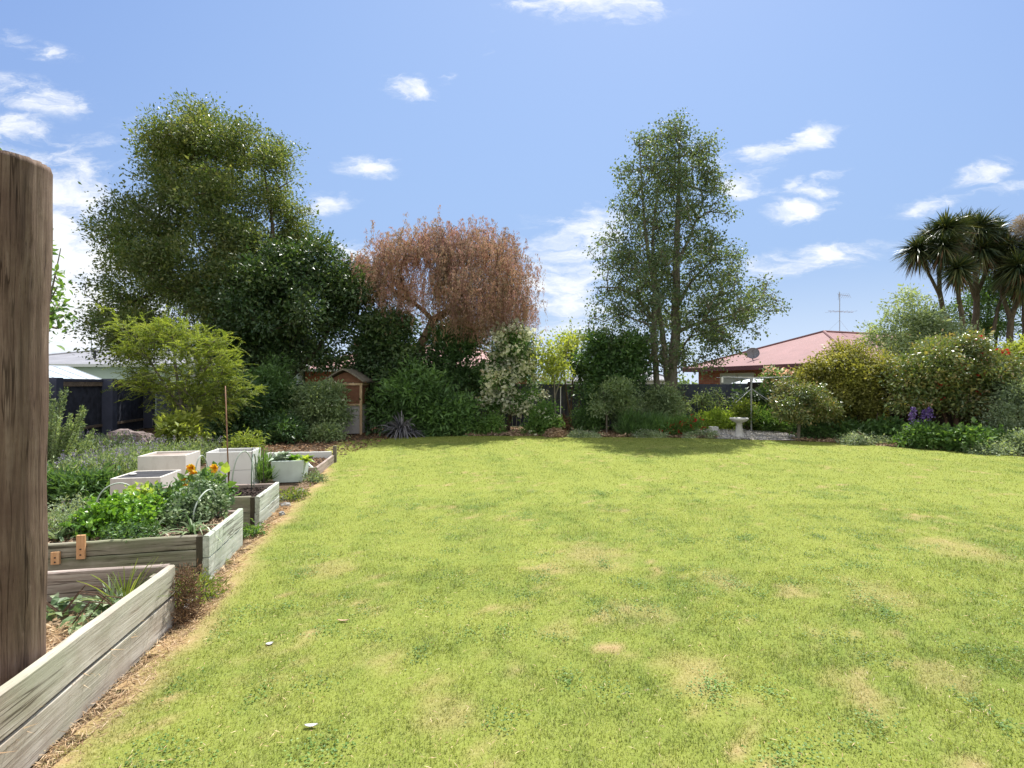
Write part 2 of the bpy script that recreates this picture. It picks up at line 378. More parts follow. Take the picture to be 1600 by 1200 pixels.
def profile_points(left, right, Y, n, rng, depth=.8, edge=.75, sub=5, rad=.36, inset=.15):
    """crown whose half width follows measured left/right limits by height; clumps of twig centres"""
    ly, lx = zip(*left); ry, rx = zip(*right); y0, y1 = max(ly[0], ry[0])+(inset+rad*.5)/Y*F, min(ly[-1], ry[-1]); m = n//sub
    ys = rng.uniform(y0, y1, m*6); L_ = np.interp(ys, ly, lx)/1.0; R_ = np.interp(ys, ry, rx); w = R_-L_; k = rng.random(len(ys)) < w/w.max(); ys, L_, R_ = ys[k][:m], L_[k][:m], R_[k][:m]; m = len(ys)
    hw = (R_-L_)/2/F*Y-inset; hw = np.maximum(hw, .1); cx = (L_+R_)/2; a = rng.random(m)*6.283; r = rng.random(m)**(.5*edge)
    C = np.column_stack([(cx-800)/F*Y+hw*r*np.cos(a), Y+hw*depth*r*np.sin(a), H-(ys-600)/F*Y]); U = np.column_stack([np.cos(a)*r, np.sin(a)*r, .35+0*a])
    u2 = norm(rng.normal(size=(m*sub, 3))); C = np.repeat(C, sub, 0)+u2*np.array([rad, rad, rad*.75])*rng.random((m*sub, 1))**.5; return C, norm(np.repeat(U, sub, 0)*.6+u2)
def frusta(A, B, ra, rb, seg=5):
    A, B = np.asarray(A), np.asarray(B); n = len(A); t = norm(B-A)
    up = np.where(np.abs(t[:, 2:3]) < .9, np.array([[0, 0, 1.]]), np.array([[1., 0, 0]]))
    a = norm(np.cross(t, up)); b = np.cross(t, a)
    th = 2*np.pi*np.arange(seg)/seg; cs, sn = np.cos(th), np.sin(th)
    ring = a[:, None, :]*cs[None, :, None]+b[:, None, :]*sn[None, :, None]
    V = np.concatenate([A[:, None, :]+ring*ra[:, None, None], B[:, None, :]+ring*rb[:, None, None]], 1).reshape(-1, 3)
    k = np.arange(seg); q = np.stack([k, (k+1) % seg, seg+(k+1) % seg, seg+k], 1)
    lp = (np.arange(n)[:, None, None]*2*seg+q[None]).ravel()
    return V, lp, np.arange(0, len(lp), 4)
def grow(stems, centers, r_twig=.008, expo=.45, seg=6, wob=.06, sag=0.0, rmax=9, updir=.9, rng=RNG):
    """stems: list of (points, radii). twig centres attach to the nearest lower wood -> one branching skeleton"""
    pts = []; par = []; rad = []; is_stem = []
    for sp, sr in stems:
        sp = np.asarray(sp, float); sr = np.asarray(sr, float); m = max(2, int(np.linalg.norm(np.diff(sp, axis=0), axis=1).sum()/.35))
        t = np.linspace(0, len(sp)-1, m); i = np.minimum(t.astype(int), len(sp)-2); f = (t-i)[:, None]
        # catmull-rom
        q = np.vstack([2*sp[0]-sp[1], sp, 2*sp[-1]-sp[-2]]); a, b, c, d = q[i], q[i+1], q[i+2], q[i+3]
        pp = .5*((2*b)+(-a+c)*f+(2*a-5*b+4*c-d)*f**2+(-a+3*b-3*c+d)*f**3)
        rr = sr[i]*(1-f[:, 0])+sr[np.minimum(i+1, len(sr)-1)]*f[:, 0]
        for j in range(m):
            pts.append(pp[j]+(rng.normal(size=3)*rr[j]*.12 if 0 < j < m-1 else 0)); par.append(len(pts)-2 if j else -1); rad.append(rr[j]); is_stem.append(True)
    C = np.asarray(centers)
    if len(C):
        S = np.array(pts); dd = np.array([np.min(np.linalg.norm(S-c, axis=1)) for c in C])
        for ci in np.argsort(dd):
            c = C[ci]; S = np.array(pts); v = c-S; dist = np.linalg.norm(v, axis=1)
            cost = dist*(1+updir*np.clip((S[:, 2]-c[2])/(dist+.01)+.35, 0, 2))
            j = int(np.argmin(cost)); a = S[j]; seglen = dist[j]
            k = max(1, min(4, int(seglen/.3))); prev = j
            for q in range(1, k+1):
                f = q/k; pnt = a*(1-f)+c*f
                if q < k: pnt = pnt+rng.normal(size=3)*wob*seglen+np.array([0, 0, -sag*seglen*math.sin(math.pi*f)])
                pts.append(pnt); par.append(prev); rad.append(0); is_stem.append(False); prev = len(pts)-1
    n = len(pts); cnt = np.zeros(n)
    par = np.array(par); 
    for i in range(n-1, -1, -1):
        if not is_stem[i]:
            if cnt[i] == 0: cnt[i] = 1
            if par[i] >= 0 and not is_stem[par[i]]: cnt[par[i]] += cnt[i]
    pts = np.array(pts); rad = np.array(rad); tw = ~np.array(is_stem)
    rad[tw] = np.minimum(r_twig*cnt[tw]**expo, rmax)
    e = np.where(par >= 0)[0]; ra = np.where(tw[par[e]], rad[par[e]], np.where(tw[e], np.minimum(rad[e]*1.25, rad[par[e]]), rad[par[e]])); rb = rad[e]
    return frusta(pts[par[e]], pts[e], ra, rb, seg), pts[tw]
def limb_obj(name, mat, parent, fr, origin=None):
    return link(name, raw_mesh(name, *fr, None, True), mat, parent, origin)

def foliage(parent, name, mat, centers, u, per, sig, ln, wd, up=.6, out=.5, fine=False, lnvar=.35, rng=RNG, droop=0., curl=.15):
    n = len(centers)*per
    c = np.repeat(centers, per, 0); uu = np.repeat(u, per, 0); off = rng.normal(size=(n, 3))*sig*np.array([1, 1, .8])
    p = c+off; p[:, 2] = np.maximum(p[:, 2], .02)
    d = norm(off)*.6+rng.normal(size=(n, 3))*.7+uu*out+np.array([0, 0, -droop])
    nr = rng.normal(size=(n, 3))*.75+np.array([0, 0, up])+uu*out*.7
    l = ln*(1+lnvar*rng.normal(size=n)).clip(.4, 1.9)
    rnd = np.clip(np.repeat(rng.random(len(centers)), per)*.45+rng.random(n)*.55, 0, 1)
    return leaf_obj(name, mat, parent, p, d, nr, l, l*(wd/ln), rnd, fine, curl)

def plant(name, label, cat, blobs, Y, mat, n, per, ln, wd, base=None, stems=None, bark='bark_brown', sig=.16, shell=.33, up=.6, out=.5,
          group=None, flowers=None, fine=False, r_twig=.006, wob=.06, trunk_r=.04, droop=0., seg=5, zmin=.05, crown='crown', spikes=0, max_tw=500, curl=.15, rdepth=None, extra=None, clumpy=2.1, profile=None):
    """one woody plant: forked stems rising through the crown, leaves in clumps on twigs"""
    rng = np.random.default_rng(abs(hash(label)) % 99991 if False else sum(ord(c)*(i+1) for i, c in enumerate(label)) % 99991)
    W = [(c, np.maximum(r-sig*.95, r*.45)) for c, r in px_blobs(blobs, Y)]
    if Y > 12: ln *= .78; wd *= .8; per = int(per*1.4)
    if rdepth: W = [(c, np.array([r[0], rdepth, r[2]])) for c, r in W]
    if profile: C, U = profile_points(profile[0], profile[1], Y, n, rng, rad=.66, inset=.42, depth=.75, sub=13, edge=.8)
    elif Y > 12 and clumpy:
        kk = 9; M_, MU = blob_points(W, max(4, n//kk), shell, rng); cr = sig*clumpy
        u2 = norm(rng.normal(size=(len(M_)*kk, 3))); C = np.repeat(M_, kk, 0)+u2*cr*(rng.random((len(u2), 1))**.4)*np.array([1.15, 1.15, .75]); U = norm(u2+.6*np.repeat(MU, kk, 0))
    else:
        C, U = blob_points(W, n, shell, rng); C += rng.normal(size=C.shape)*sig*.5
    if spikes:
        k = rng.choice(len(C), int(n*spikes)); C = np.vstack([C, C[k]+U[k]*sig*rng.uniform(.6, 1.7, (len(k), 1))+np.array([0, 0, .05])]); U = np.vstack([U, U[k]])
    C[:, 2] = np.maximum(C[:, 2], zmin)
    cen = np.mean([w[0] for w in W], 0)
    if base is None: base = np.array([cen[0], cen[1], 0.])
    else: base = np.array([(base-800)/F*Y, Y, 0.])
    root = empty(name, base, label, cat, group)
    if stems is None:
        top = cen+np.array([0, 0, .2]); stems = []
        for k in range(3 if trunk_r < .06 else 4):
            t = W[k % len(W)][0]+rng.normal(size=3)*.15
            st = base+np.array([rng.normal()*.08, rng.normal()*.08, 0])*(trunk_r*20)
            midp = st*.5+t*.5+rng.normal(size=3)*.08; stems.append(([st, midp, t], [trunk_r, trunk_r*.75, trunk_r*.35]))
    sub = C if len(C) <= max_tw else C[rng.choice(len(C), max_tw, replace=False)]
    fr, _ = grow(stems, sub, r_twig=r_twig, wob=wob, seg=seg, rng=rng)
    limb_obj('trunk' if trunk_r >= .05 else 'stem', bark, root, fr)
    foliage(root, crown, mat, C, U, per, sig, ln, wd, up, out, fine, rng=rng, droop=droop, curl=curl)
    if flowers:
        for fm, fn, fs, fper, *rest in flowers:
            side = rest[0] if rest else None
            cand = C[(U[:, 1] < .25)]; uu = U[(U[:, 1] < .25)]
            k = rng.choice(len(cand), min(fn, len(cand)), replace=False)
            fc = cand[k]+norm(uu[k]+np.array([0, -.6, .2]))*sig*1.3
            foliage(root, 'blossoms', fm, fc, uu[k], fper, fs*.55, fs*.62, fs*.6, .4, .6, rng=rng)
    if extra: extra(root, rng, W)
    return root

# ------------------------------------------------------------------ camera, light, world
cam = bpy.data.cameras.new('camera'); co = bpy.data.objects.new('camera', cam); col.objects.link(co)
co.location = (0, 0, H); co.rotation_euler = (R(90), 0, 0); cam.sensor_width = 36; cam.lens = 18; cam.clip_end = 2000; cam.clip_start = .05
sc.camera = co
EL = R(60); AZ = R(19)      # azimuth from +Y towards +X
sd = np.array([math.sin(AZ)*math.cos(EL), math.cos(AZ)*math.cos(EL), math.sin(EL)])
sl = bpy.data.lights.new('sun', 'SUN'); sl.energy = 4.3; sl.angle = R(.53); sl.color = (1, .965, .9)
so = bpy.data.objects.new('sun', sl); col.objects.link(so); so.location = (8, 12, 30)
from mathutils import Vector
so.rotation_euler = Vector(tuple(sd)).to_track_quat('Z', 'Y').to_euler()
w = bpy.data.worlds.new('World'); sc.world = w; w.use_nodes = True; nt = w.node_tree; nt.nodes.clear()
wo = nt.nodes.new('ShaderNodeOutputWorld'); bg = nd(nt, 'Background', i_Strength=.135); L(nt, bg.outputs[0], wo.inputs[0])
sky = nd(nt, 'TexSky'); sky.sky_type = 'NISHITA'; sky.sun_disc = False; sky.sun_elevation = EL; sky.sun_rotation = AZ; sky.air_density = 1.0; sky.dust_density = .6; sky.ozone_density = 1.6
tc = nd(nt, 'TexCoord'); sp = nd(nt, 'SeparateXYZ'); L(nt, tc.outputs['Generated'], sp.inputs[0])
yy = math_(nt, 'MAXIMUM', sp.outputs[1], .08)
uu = math_(nt, 'DIVIDE', sp.outputs[0], yy); vv = math_(nt, 'DIVIDE', sp.outputs[2], yy)
uv = nd(nt, 'CombineXYZ'); L(nt, uu, uv.inputs[0]); L(nt, vv, uv.inputs[1])
nz = nd(nt, 'TexNoise', i_Scale=9, i_Detail=5, i_Roughness=.6); mpp = nd(nt, 'Mapping'); mpp.inputs['Scale'].default_value = (.6, 1.3, 1); L(nt, uv.outputs[0], mpp.inputs[0]); L(nt, mpp.outputs[0], nz.inputs['Vector'])
wv = nd(nt, 'VectorMath', operation='MULTIPLY_ADD'); nsub = nd(nt, 'VectorMath', operation='SUBTRACT'); L(nt, nz.outputs['Color'], nsub.inputs[0]); nsub.inputs[1].default_value = (.5, .5, .5)
L(nt, nsub.outputs[0], wv.inputs[0]); wv.inputs[1].default_value = (.20, .07, 0); L(nt, uv.outputs[0], wv.inputs[2])
CL = [(915,2,120,24,0,.95),(965,22,30,20,10,.6),(758,66,16,20,0,.42),(640,140,46,18,-12,.85),(717,128,14,10,0,.5),(577,256,40,14,4,1),
 (492,326,30,12,0,.75),(523,313,38,12,6,.6),(30,68,80,16,-20,.55),(70,152,120,26,-10,.55),(22,203,52,18,4,.85),(130,268,110,30,-6,.55),
 (105,330,150,60,-12,.95),(60,440,190,170,0,1.3),(150,510,140,110,0,1.15),(1257,214,44,16,18,1.05),(1195,240,38,16,10,.85),(1135,248,45,16,0,.65),(1160,291,32,13,0,.95),(1175,272,40,9,5,.5),
 (1253,327,58,16,0,1.1),(1287,299,34,13,-8,.95),(1252,291,20,12,15,.85),(1222,297,34,8,0,.5),(1308,275,26,10,20,.4),(1535,273,50,15,16,.8),
 (1565,298,80,10,4,.6),(1462,318,56,15,18,.6),(1295,398,78,17,8,.85),(1240,416,70,17,-2,.85),(1195,418,60,24,5,.75),(905,372,80,38,14,.95),(868,445,95,50,8,.9),(560,388,50,16,0,.75),(860,525,120,38,0,.6)]
acc = None
for cx_, cy_, rx_, ry_, an, st in CL:
    mp = nd(nt, 'Mapping', vector_type='TEXTURE'); L(nt, wv.outputs[0], mp.inputs[0])
    mp.inputs['Location'].default_value = ((cx_-800)/F, (600-cy_)/F, 0); mp.inputs['Rotation'].default_value = (0, 0, R(an)); mp.inputs['Scale'].default_value = (rx_/F*1.25, ry_/F*1.25, 1)
    ln = nd(nt, 'VectorMath', operation='LENGTH'); L(nt, mp.outputs[0], ln.inputs[0])
    mr = nd(nt, 'MapRange', interpolation_type='SMOOTHSTEP'); L(nt, ln.outputs['Value'], mr.inputs[0])
    for i, v in ((1, 0.0), (2, 1.55), (3, st), (4, 0.0)): mr.inputs[i].default_value = v
    acc = mr.outputs[0] if acc is None else math_(nt, 'MAXIMUM', acc, mr.outputs[0])
wn = nd(nt, 'TexNoise', i_Scale=16, i_Detail=7, i_Roughness=.66, i_Distortion=.4); mp2 = nd(nt, 'Mapping'); mp2.inputs['Scale'].default_value = (.5, 1.4, 1); mp2.inputs['Rotation'].default_value = (0, 0, R(-8)); L(nt, wv.outputs[0], mp2.inputs[0]); L(nt, mp2.outputs[0], wn.inputs['Vector'])
tex = nd(nt, 'MapRange'); L(nt, wn.outputs[0], tex.inputs[0])
for i, v in ((1, .30), (2, .70), (3, -.62), (4, .46)): tex.inputs[i].default_value = v
cm = math_(nt, 'ADD', acc, math_(nt, 'MULTIPLY', tex.outputs[0], math_(nt, 'MINIMUM', math_(nt, 'MULTIPLY', acc, 3.0), 1.0)))
cm = math_(nt, 'MULTIPLY', cm, math_(nt, 'GREATER_THAN', sp.outputs[1], .1))
hz = nd(nt, 'MapRange', interpolation_type='SMOOTHSTEP'); L(nt, sp.outputs[2], hz.inputs[0])
for i, v in ((1, 0.0), (2, .62), (3, .80), (4, 0.0)): hz.inputs[i].default_value = v
hb = nd(nt, 'MapRange', interpolation_type='SMOOTHSTEP'); L(nt, sp.outputs[2], hb.inputs[0])
for i, v in ((1, -.02), (2, .24), (3, .78), (4, 0.0)): hb.inputs[i].default_value = v
cma = nd(nt, 'MapRange', interpolation_type='SMOOTHSTEP'); L(nt, cm, cma.inputs[0])
for i, v in ((1, .08), (2, 1.18), (3, 0.0), (4, 1.0)): cma.inputs[i].default_value = v
skyc = mix(nt, 1.0, sky.outputs[0], (1.10, 1.0, 1.0), 'MULTIPLY')
SKYPALE = (1.38, 2.03, 3.1); CLOUD = (3.9, 4.0, 4.15)

dd = nd(nt, 'VectorMath', operation='DOT_PRODUCT'); L(nt, tc.outputs['Generated'], dd.inputs[0]); dd.inputs[1].default_value = (math.sin(AZ)*.3, math.cos(AZ)*.94, .42)
gl = nd(nt, 'MapRange', interpolation_type='SMOOTHSTEP'); L(nt, dd.outputs['Value'], gl.inputs[0])
for i, v in ((1, .55), (2, 1.0), (3, 0.0), (4, 1.0)): gl.inputs[i].default_value = v
blue = mix(nt, gl.outputs[0], (.70, 1.22, 2.62), (1.12, 1.75, 3.0))
skyc = mix(nt, .82, skyc, blue)
c1 = mix(nt, hz.outputs[0], skyc, SKYPALE); c1 = mix(nt, hb.outputs[0], c1, (3.0, 3.45, 4.0)); c1 = mix(nt, cma.outputs[0], c1, CLOUD)
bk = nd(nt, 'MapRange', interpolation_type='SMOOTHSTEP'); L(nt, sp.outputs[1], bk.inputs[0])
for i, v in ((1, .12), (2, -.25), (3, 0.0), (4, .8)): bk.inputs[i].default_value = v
c1 = mix(nt, bk.outputs[0], c1, (4.6, 4.5, 4.3))  # whitish sky added behind the camera as neutral fill light
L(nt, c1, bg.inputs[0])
w.cycles.sampling_method = 'MANUAL'; w.cycles.sample_map_resolution = 512
sc.view_settings.view_transform = 'Standard'; sc.view_settings.look = 'None'; sc.view_settings.exposure = 1.02; sc.view_settings.gamma = 1
sc.cycles.max_bounces = 6; sc.cycles.diffuse_bounces = 3; sc.cycles.glossy_bounces = 2; sc.cycles.transmission_bounces = 4; sc.cycles.transparent_max_bounces = 6
sc.cycles.use_denoising = True; sc.cycles.caustics_reflective = False; sc.cycles.caustics_refractive = False

exec_parts = []
# ------------------------------------------------------------------ ground sheets
def sheet(name, pts, z, mat, kind='structure', label=None):
    o = MB().poly([(x, y, z) for x, y in pts]).build(name, mat); tag(o, kind=kind)
    if label: o['label'] = label
    return o
sheet('ground', [(-600, -300), (600, -300), (600, 1200), (-600, 1200)], -.03, 'ground_far')
sheet('garden_soil', [(-13, -2), (15, -2), (18, 11), (15, 11.2), (9.75, 20), (-14, 20)], -.012, 'ground_soil')

# value noise for the lawn
TB = np.random.default_rng(3).random((256, 256))
def vn(x, y):
    xi = np.floor(x).astype(int); yi = np.floor(y).astype(int); fx = x-xi; fy = y-yi
    fx = fx*fx*(3-2*fx); fy = fy*fy*(3-2*fy); g = lambda a, b: TB[a % 256, b % 256]
    return (g(xi, yi)*(1-fx)+g(xi+1, yi)*fx)*(1-fy)+(g(xi, yi+1)*(1-fx)+g(xi+1, yi+1)*fx)*fy
def fbm(x, y, o=4):
    s = 0; a = .5; t = 0
    for i in range(o): s = s+a*vn(x*2**i+17.3*i, y*2**i+5.1*i); t += a; a *= .55
    return s/t
sm = lambda a, b, x: (lambda t: t*t*(3-2*t))(np.clip((x-a)/(b-a), 0, 1))
# lawn outline, measured on the ground (m)
LAWN = np.array([(-1.72, .5), (-2.02, 2.2), (-2.35, 3.6), (-2.5, 4.3), (-2.85, 5.8), (-3.1, 7.2), (-3.4, 9.0), (-4.0, 10.8), (-4.75, 13.0), (-4.9, 14.6), (-4.1, 15.5), (-2.6, 15.9), (-1.2, 16.2), (1.2, 16.3), (2.4, 15.9),
                 (4.6, 15.8), (6.6, 15.3), (8.2, 14.8), (9.3, 14.3), (10.0, 13.2), (10.9, 12.4), (11.8, 11.4), (14, 10), (16, 6), (16, .5)])
def inpoly(x, y, poly):
    r = np.zeros(x.shape, bool); n = len(poly); j = n-1
    for i in range(n):
        xi, yi = poly[i]; xj, yj = poly[j]
        c = ((yi > y) != (yj > y)) & (x < (xj-xi)*(y-yi)/(yj-yi+1e-12)+xi); r ^= c; j = i
    return r
def edge_dist(x, y):      # distance to the left (bed) edge
    ey = np.interp(y, LAWN[:10, 1], LAWN[:10, 0]); return x-ey
PATCH = [(1165,1125,.15,.8),(960,1018,.07,.9),(880,985,.12,.35),(1185,1196,.12,.8),(1330,1050,.12,.5),(470,1050,.07,.7),(1240,925,.14,.5),(690,1115,.25,.4),(520,890,.2,.35),(1330,1080,.12,.55),(1470,1060,.2,.4),(600,1030,.2,.35),
         (1080,1050,.3,.45),(930,870,.3,.4),(1510,1190,.15,.7),(1500,860,.3,.35),(680,1080,.2,.4),(1000,960,.25,.35),(1120,905,.2,.4),(1380,930,.3,.3),(740,1180,.2,.35),(860,890,.18,.5),(1350,1110,.15,.4)]
PG = [(G(a, b)[:2], r, s) for a, b, r, s in PATCH]
def lawn_attr(x, y):
    e = edge_dist(x, y)+.30*(fbm(x*2.6, y*2.6)-.5)
    dry = .95*sm(.34, .02, e)*np.where(y < 10, 1, .5)
    n = fbm(x*1.6+9, y*1.6); n2 = fbm(x*6+3, y*6+8)
    n3 = fbm(x*18+5, y*18+2, 3); dry = np.maximum(dry, .5*sm(.58, .74, n*.34+n2*.30+n3*.36)); dry = dry*(.35+1.3*n3)
    wx = x+.3*(fbm(x*9, y*9)-.5); wy = y+.3*(fbm(x*9+40, y*9)-.5)
    for (c, r, s) in PG:
        r2 = r*max(.8, c[1]/2.8); d = np.hypot(wx-c[0], wy-c[1]); dry = np.maximum(dry, min(1, s*1.0)*sm(r2*.95, r2*.2, d+1.1*r2*(fbm(x*14, y*14+c[0], 3)-.5)))
    stripe = .5+.5*np.sin((x+.2*y)*2*np.pi/1.05)
    tone = sm(.18, .74, fbm(x*.8+4, y*.8)*.33+fbm(x*3.1, y*3.1+7)*.33+fbm(x*11, y*11+7, 3)*.34+.06)+.30*(stripe-.5)*sm(3, 7, y)
    tone = tone+.22*sm(3.5, 9, y)-.20*sm(1.5, 3.5, x)*sm(6, 2.5, y)
    return np.clip(dry, 0, 1), np.clip(tone, 0, 1)
def lawn_sheet():
    gx = np.arange(-5.2, 16.2, .09); gy = np.arange(.5, 16.5, .09)
    X, Y = np.meshgrid(gx, gy); f = inpoly(X, Y, LAWN); nx = len(gx)
    ok = f[:-1, :-1] & f[1:, :-1] & f[:-1, 1:] & f[1:, 1:]
    ii, jj = np.where(ok); a = ii*nx+jj; lp = np.stack([a, a+1, a+nx+1, a+nx], 1).ravel()
    used = np.unique(lp); mp = np.zeros(X.size, int); mp[used] = np.arange(len(used))
    x = X.ravel()[used]; y = Y.ravel()[used]; z = .035*(fbm(x*.5, y*.5)-.5)+.012*(fbm(x*4, y*4)-.5)+.008
    d, t = lawn_attr(x, y)
    me = raw_mesh('lawn', np.stack([x, y, z], 1), mp[lp], np.arange(0, len(lp), 4), {'dry': ('POINT', d), 'tone': ('POINT', t)}, True)
    tag(link('lawn', me, 'lawn_base'), kind='structure')
lawn_sheet()
def grass():
    rng = np.random.default_rng(11); xs = []; ys = []; ss = []
    for y0, y1, dens, s in ((1.7, 3.2, 15000, 1.0), (3.2, 4.6, 9500, 1.2), (4.6, 7, 4600, 1.5), (7, 11, 1700, 2.3), (11, 16.4, 750, 3.3)):
        w0, w1 = -1.12*y1, 1.12*y1; n = int((w1-w0)*(y1-y0)*dens)
        x = rng.uniform(w0, w1, n); y = rng.uniform(y0, y1, n)
        k = (np.abs(x) < 1.1*y+.25) & inpoly(x+rng.normal(size=n)*.03, y+rng.normal(size=n)*.03, LAWN); xs.append(x[k]); ys.append(y[k]); ss.append(np.full(k.sum(), s))
    x = np.concatenate(xs); y = np.concatenate(ys); s = np.concatenate(ss); n = len(x)
    dry, tone = lawn_attr(x, y); tuft = fbm(x*7, y*7+30, 3)
    ln = (.012+.024*tuft**1.6+.008*rng.random(n))*(1+.12*(s-1))*(1-.55*dry)*(.9+.5*(1-tone)); wd = .0034*s*(.7+.6*rng.random(n))
    z = .035*(fbm(x*.5, y*.5)-.5)+.012*(fbm(x*4, y*4)-.5)+.004
    th = rng.random(n)*6.283+3*(fbm(x*5, y*5)-.5); lean = np.abs(rng.normal(size=n)*.9+1.0); lean += .5*dry; th = rng.random(n)*6.283
    d = np.stack([np.cos(th)*lean, np.sin(th)*lean, np.ones(n)], 1); d = norm(d)
    sd_ = np.stack([-np.sin(th+rng.normal(size=n)*.6), np.cos(th), np.zeros(n)], 1)
    p = np.stack([x, y, z], 1); V = np.stack([p-sd_*wd[:, None]*.5, p+sd_*wd[:, None]*.5, p+d*ln[:, None]], 1).reshape(-1, 3)
    me = raw_mesh('grass', V, np.arange(3*n), np.arange(0, 3*n, 3), {'dry': ('FACE', np.clip(dry*.85+.22*(rng.random(n) < .16), 0, 1)), 'tone': ('FACE', np.clip(tone+rng.normal(size=n)*.18, 0, 1)), 'rnd': ('FACE', np.clip(rng.normal(.45, .30, n)+.6*(rng.random(n) < .07), 0, 1))})
    tag(link('grass', me, 'grass_blade'), 'mown lawn grass, yellow green with dry patches', None, None, 'stuff'); print('grass blades', n)
grass()
def clover():
    rng = np.random.default_rng(17); n0 = 260; cx = rng.uniform(-2, 6.5, n0); cy = rng.uniform(2.0, 8, n0); k = 70
    x = (cx[:, None]+rng.normal(size=(n0, k))*rng.uniform(.03, .12, (n0, 1))).ravel(); y = (cy[:, None]+rng.normal(size=(n0, k))*.06).ravel(); m = inpoly(x, y, LAWN) & (edge_dist(x, y) > .3); x = x[m]; y = y[m]; n = len(x)
    p = np.column_stack([x, y, .012+.014*rng.random(n)]); d = np.column_stack([rng.normal(size=(n, 2)), rng.normal(size=n)*.2])
    tag(leaf_obj('clover', 'leaf_mid', None, p, d, rng.normal(size=(n, 3))*.3+[0, 0, 1], .013, .012), 'patches of clover and small weeds in the lawn', None, None, 'stuff')
    n = 5200; x = rng.uniform(-2.3, 7, n); y = 2+6*rng.random(n)**1.4; m = inpoly(x, y, LAWN); p = np.column_stack([x, y, .018+.012*rng.random(n)])[m]; n = len(p)
    tag(leaf_obj('grass_clippings', 'straw', None, p, rng.normal(size=(n, 3))*np.array([1, 1, .15]), rng.normal(size=(n, 3))*.4+[0, 0, 1], .03*(.5+rng.random(n)), .0032), 'dry clippings scattered on the lawn', None, None, 'stuff')
clover()

# ------------------------------------------------------------------ foreground post
def round_post():
    rng = np.random.default_rng(5); base = np.array([-2.335, 2.325, 0.]); hgt = 2.68; n = 110; seg = 96; prof = []
    V = []; 
    th = 2*np.pi*np.arange(seg)/seg
    for i in range(n+1):
        z = hgt*i/n; t = i/n; r = .151+.029*t+.0025*math.sin(z*9)
        cxo = .012*t+.004*math.sin(z*3.1)
        rr = r+.0035*np.sin(th*3+z)+.0028*fbm(np.cos(th)*2+7+np.sin(th)*2, np.full(seg, z*1.5))-.004*(fbm(np.cos(th)*9+20, np.sin(th)*9+z*.7+9, 3) > .64)
        if i == n: rr = rr-.007-.006*(fbm(np.cos(th)*6+3, np.sin(th)*6+9, 3) > .55)
        dz = (.016*np.sin(th-1.0)-.010*(fbm(np.cos(th)*3+3, np.sin(th)*3+3)) if i >= n-1 else 0)
        V.append(np.stack([base[0]+cxo+rr*np.cos(th), base[1]+rr*np.sin(th), z+dz+np.zeros(seg)], 1))
    V = np.vstack(V); k = np.arange(seg)
    q = np.concatenate([np.stack([i*seg+k, i*seg+(k+1) % seg, (i+1)*seg+(k+1) % seg, (i+1)*seg+k], 1) for i in range(n)]).ravel()
    st = np.arange(0, len(q), 4); cap = np.arange(n*seg, (n+1)*seg); lp = np.concatenate([q, cap]); st = np.append(st, len(q))
    o = link('timber_post', raw_mesh('timber_post', V, lp, st, None, True), 'post_wood', None, base)
    tag(o, 'thick round weathered brown timber post standing in the nearest raised bed', 'post')
round_post()

# ------------------------------------------------------------------ raised beds
def board(name, parent, p0, p1, z0, z1, th, mat, bev=.004, side=1):
    """one plank whose own x axis runs along the grain"""
    p0 = np.array(p0, float); p1 = np.array(p1, float); v = p1-p0; ln = np.hypot(*v[:2]); a = math.atan2(v[1], v[0])
    m = MB(); nx = 14; rng = np.random.default_rng(int(abs(p0[0]*1000+p0[1]*77+z0*999)))
    hs = z1-z0; rows = []
    prof = [(0, 0), (0, hs*.25), (0, hs*.5), (0, hs*.75), (0, hs-bev*2), (bev*2, hs), (th-bev*2, hs), (th, hs-bev*2), (th, hs*.5), (th, 0)]
    xs = np.linspace(0, ln, nx+1); V = []
    for x in xs:
        dx = rng.normal()*.0012; dz = rng.normal()*.0016
        for (yy_, zz_) in prof: V.append((x, side*(yy_-th*0)+dx, zz_+(dz if zz_ > hs*.6 or zz_ == 0 else 0)))
    k = len(prof); Fs = [(i*k+j, i*k+(j+1) % k, (i+1)*k+(j+1) % k, (i+1)*k+j) if side > 0 else (i*k+j, (i+1)*k+j, (i+1)*k+(j+1) % k, i*k+(j+1) % k) for i in range(nx) for j in range(k)]
    Fs += [tuple(range(k)), tuple(range(nx*k, (nx+1)*k))]
    m.add(V, Fs)
    VV = np.vstack(m.v); loops = [i for f in m.f for i in f]; st = np.cumsum([0]+[len(f) for f in m.f])[:-1]
    me = raw_mesh(name, VV, loops, st); me.materials.append(MATS[mat]); o = bpy.data.objects.new(name, me); col.objects.link(o)
    og = ORG[parent.name]; o.parent = parent; o.location = (p0[0]-og[0], p0[1]-og[1], z0-og[2]); o.rotation_euler = (0, 0, a); ORG[o.name] = og
    return o
def at_line(a, b, t): return np.array(a)*(1-t)+np.array(b)*t
# bed 1: long sides run up the garden; inside lies to the left (-x)
A0 = np.array([-1.83, .85]); A1 = np.array([-2.30, 3.50]); D1 = (A1-A0)/np.linalg.norm(A1-A0); N1 = np.array([-D1[1], D1[0]])   # N1 points to -x
bed1 = empty('raised_bed', (A1[0], A1[1], 0), 'nearest raised garden bed of bleached sleepers, around the thick post', 'garden bed')
T = .05
board('plank', bed1, A0, A1, .225, .415, T, 'sleeper', side=1)
board('plank', bed1, A0+N1*.004, A1+N1*.004, .0, .205, T, 'sleeper', side=1)
B1 = A1+N1*1.9; 
board('plank', bed1, A1+N1*T-D1*.0, B1, .215, .41, .045, 'sleeper_brown', side=-1)
board('plank', bed1, A1+N1*T-D1*.0, B1, .0, .205, .045, 'sleeper_brown', side=-1)
board('plank', bed1, A0+N1*1.9, B1, .215, .41, .045, 'sleeper_brown', side=-1)
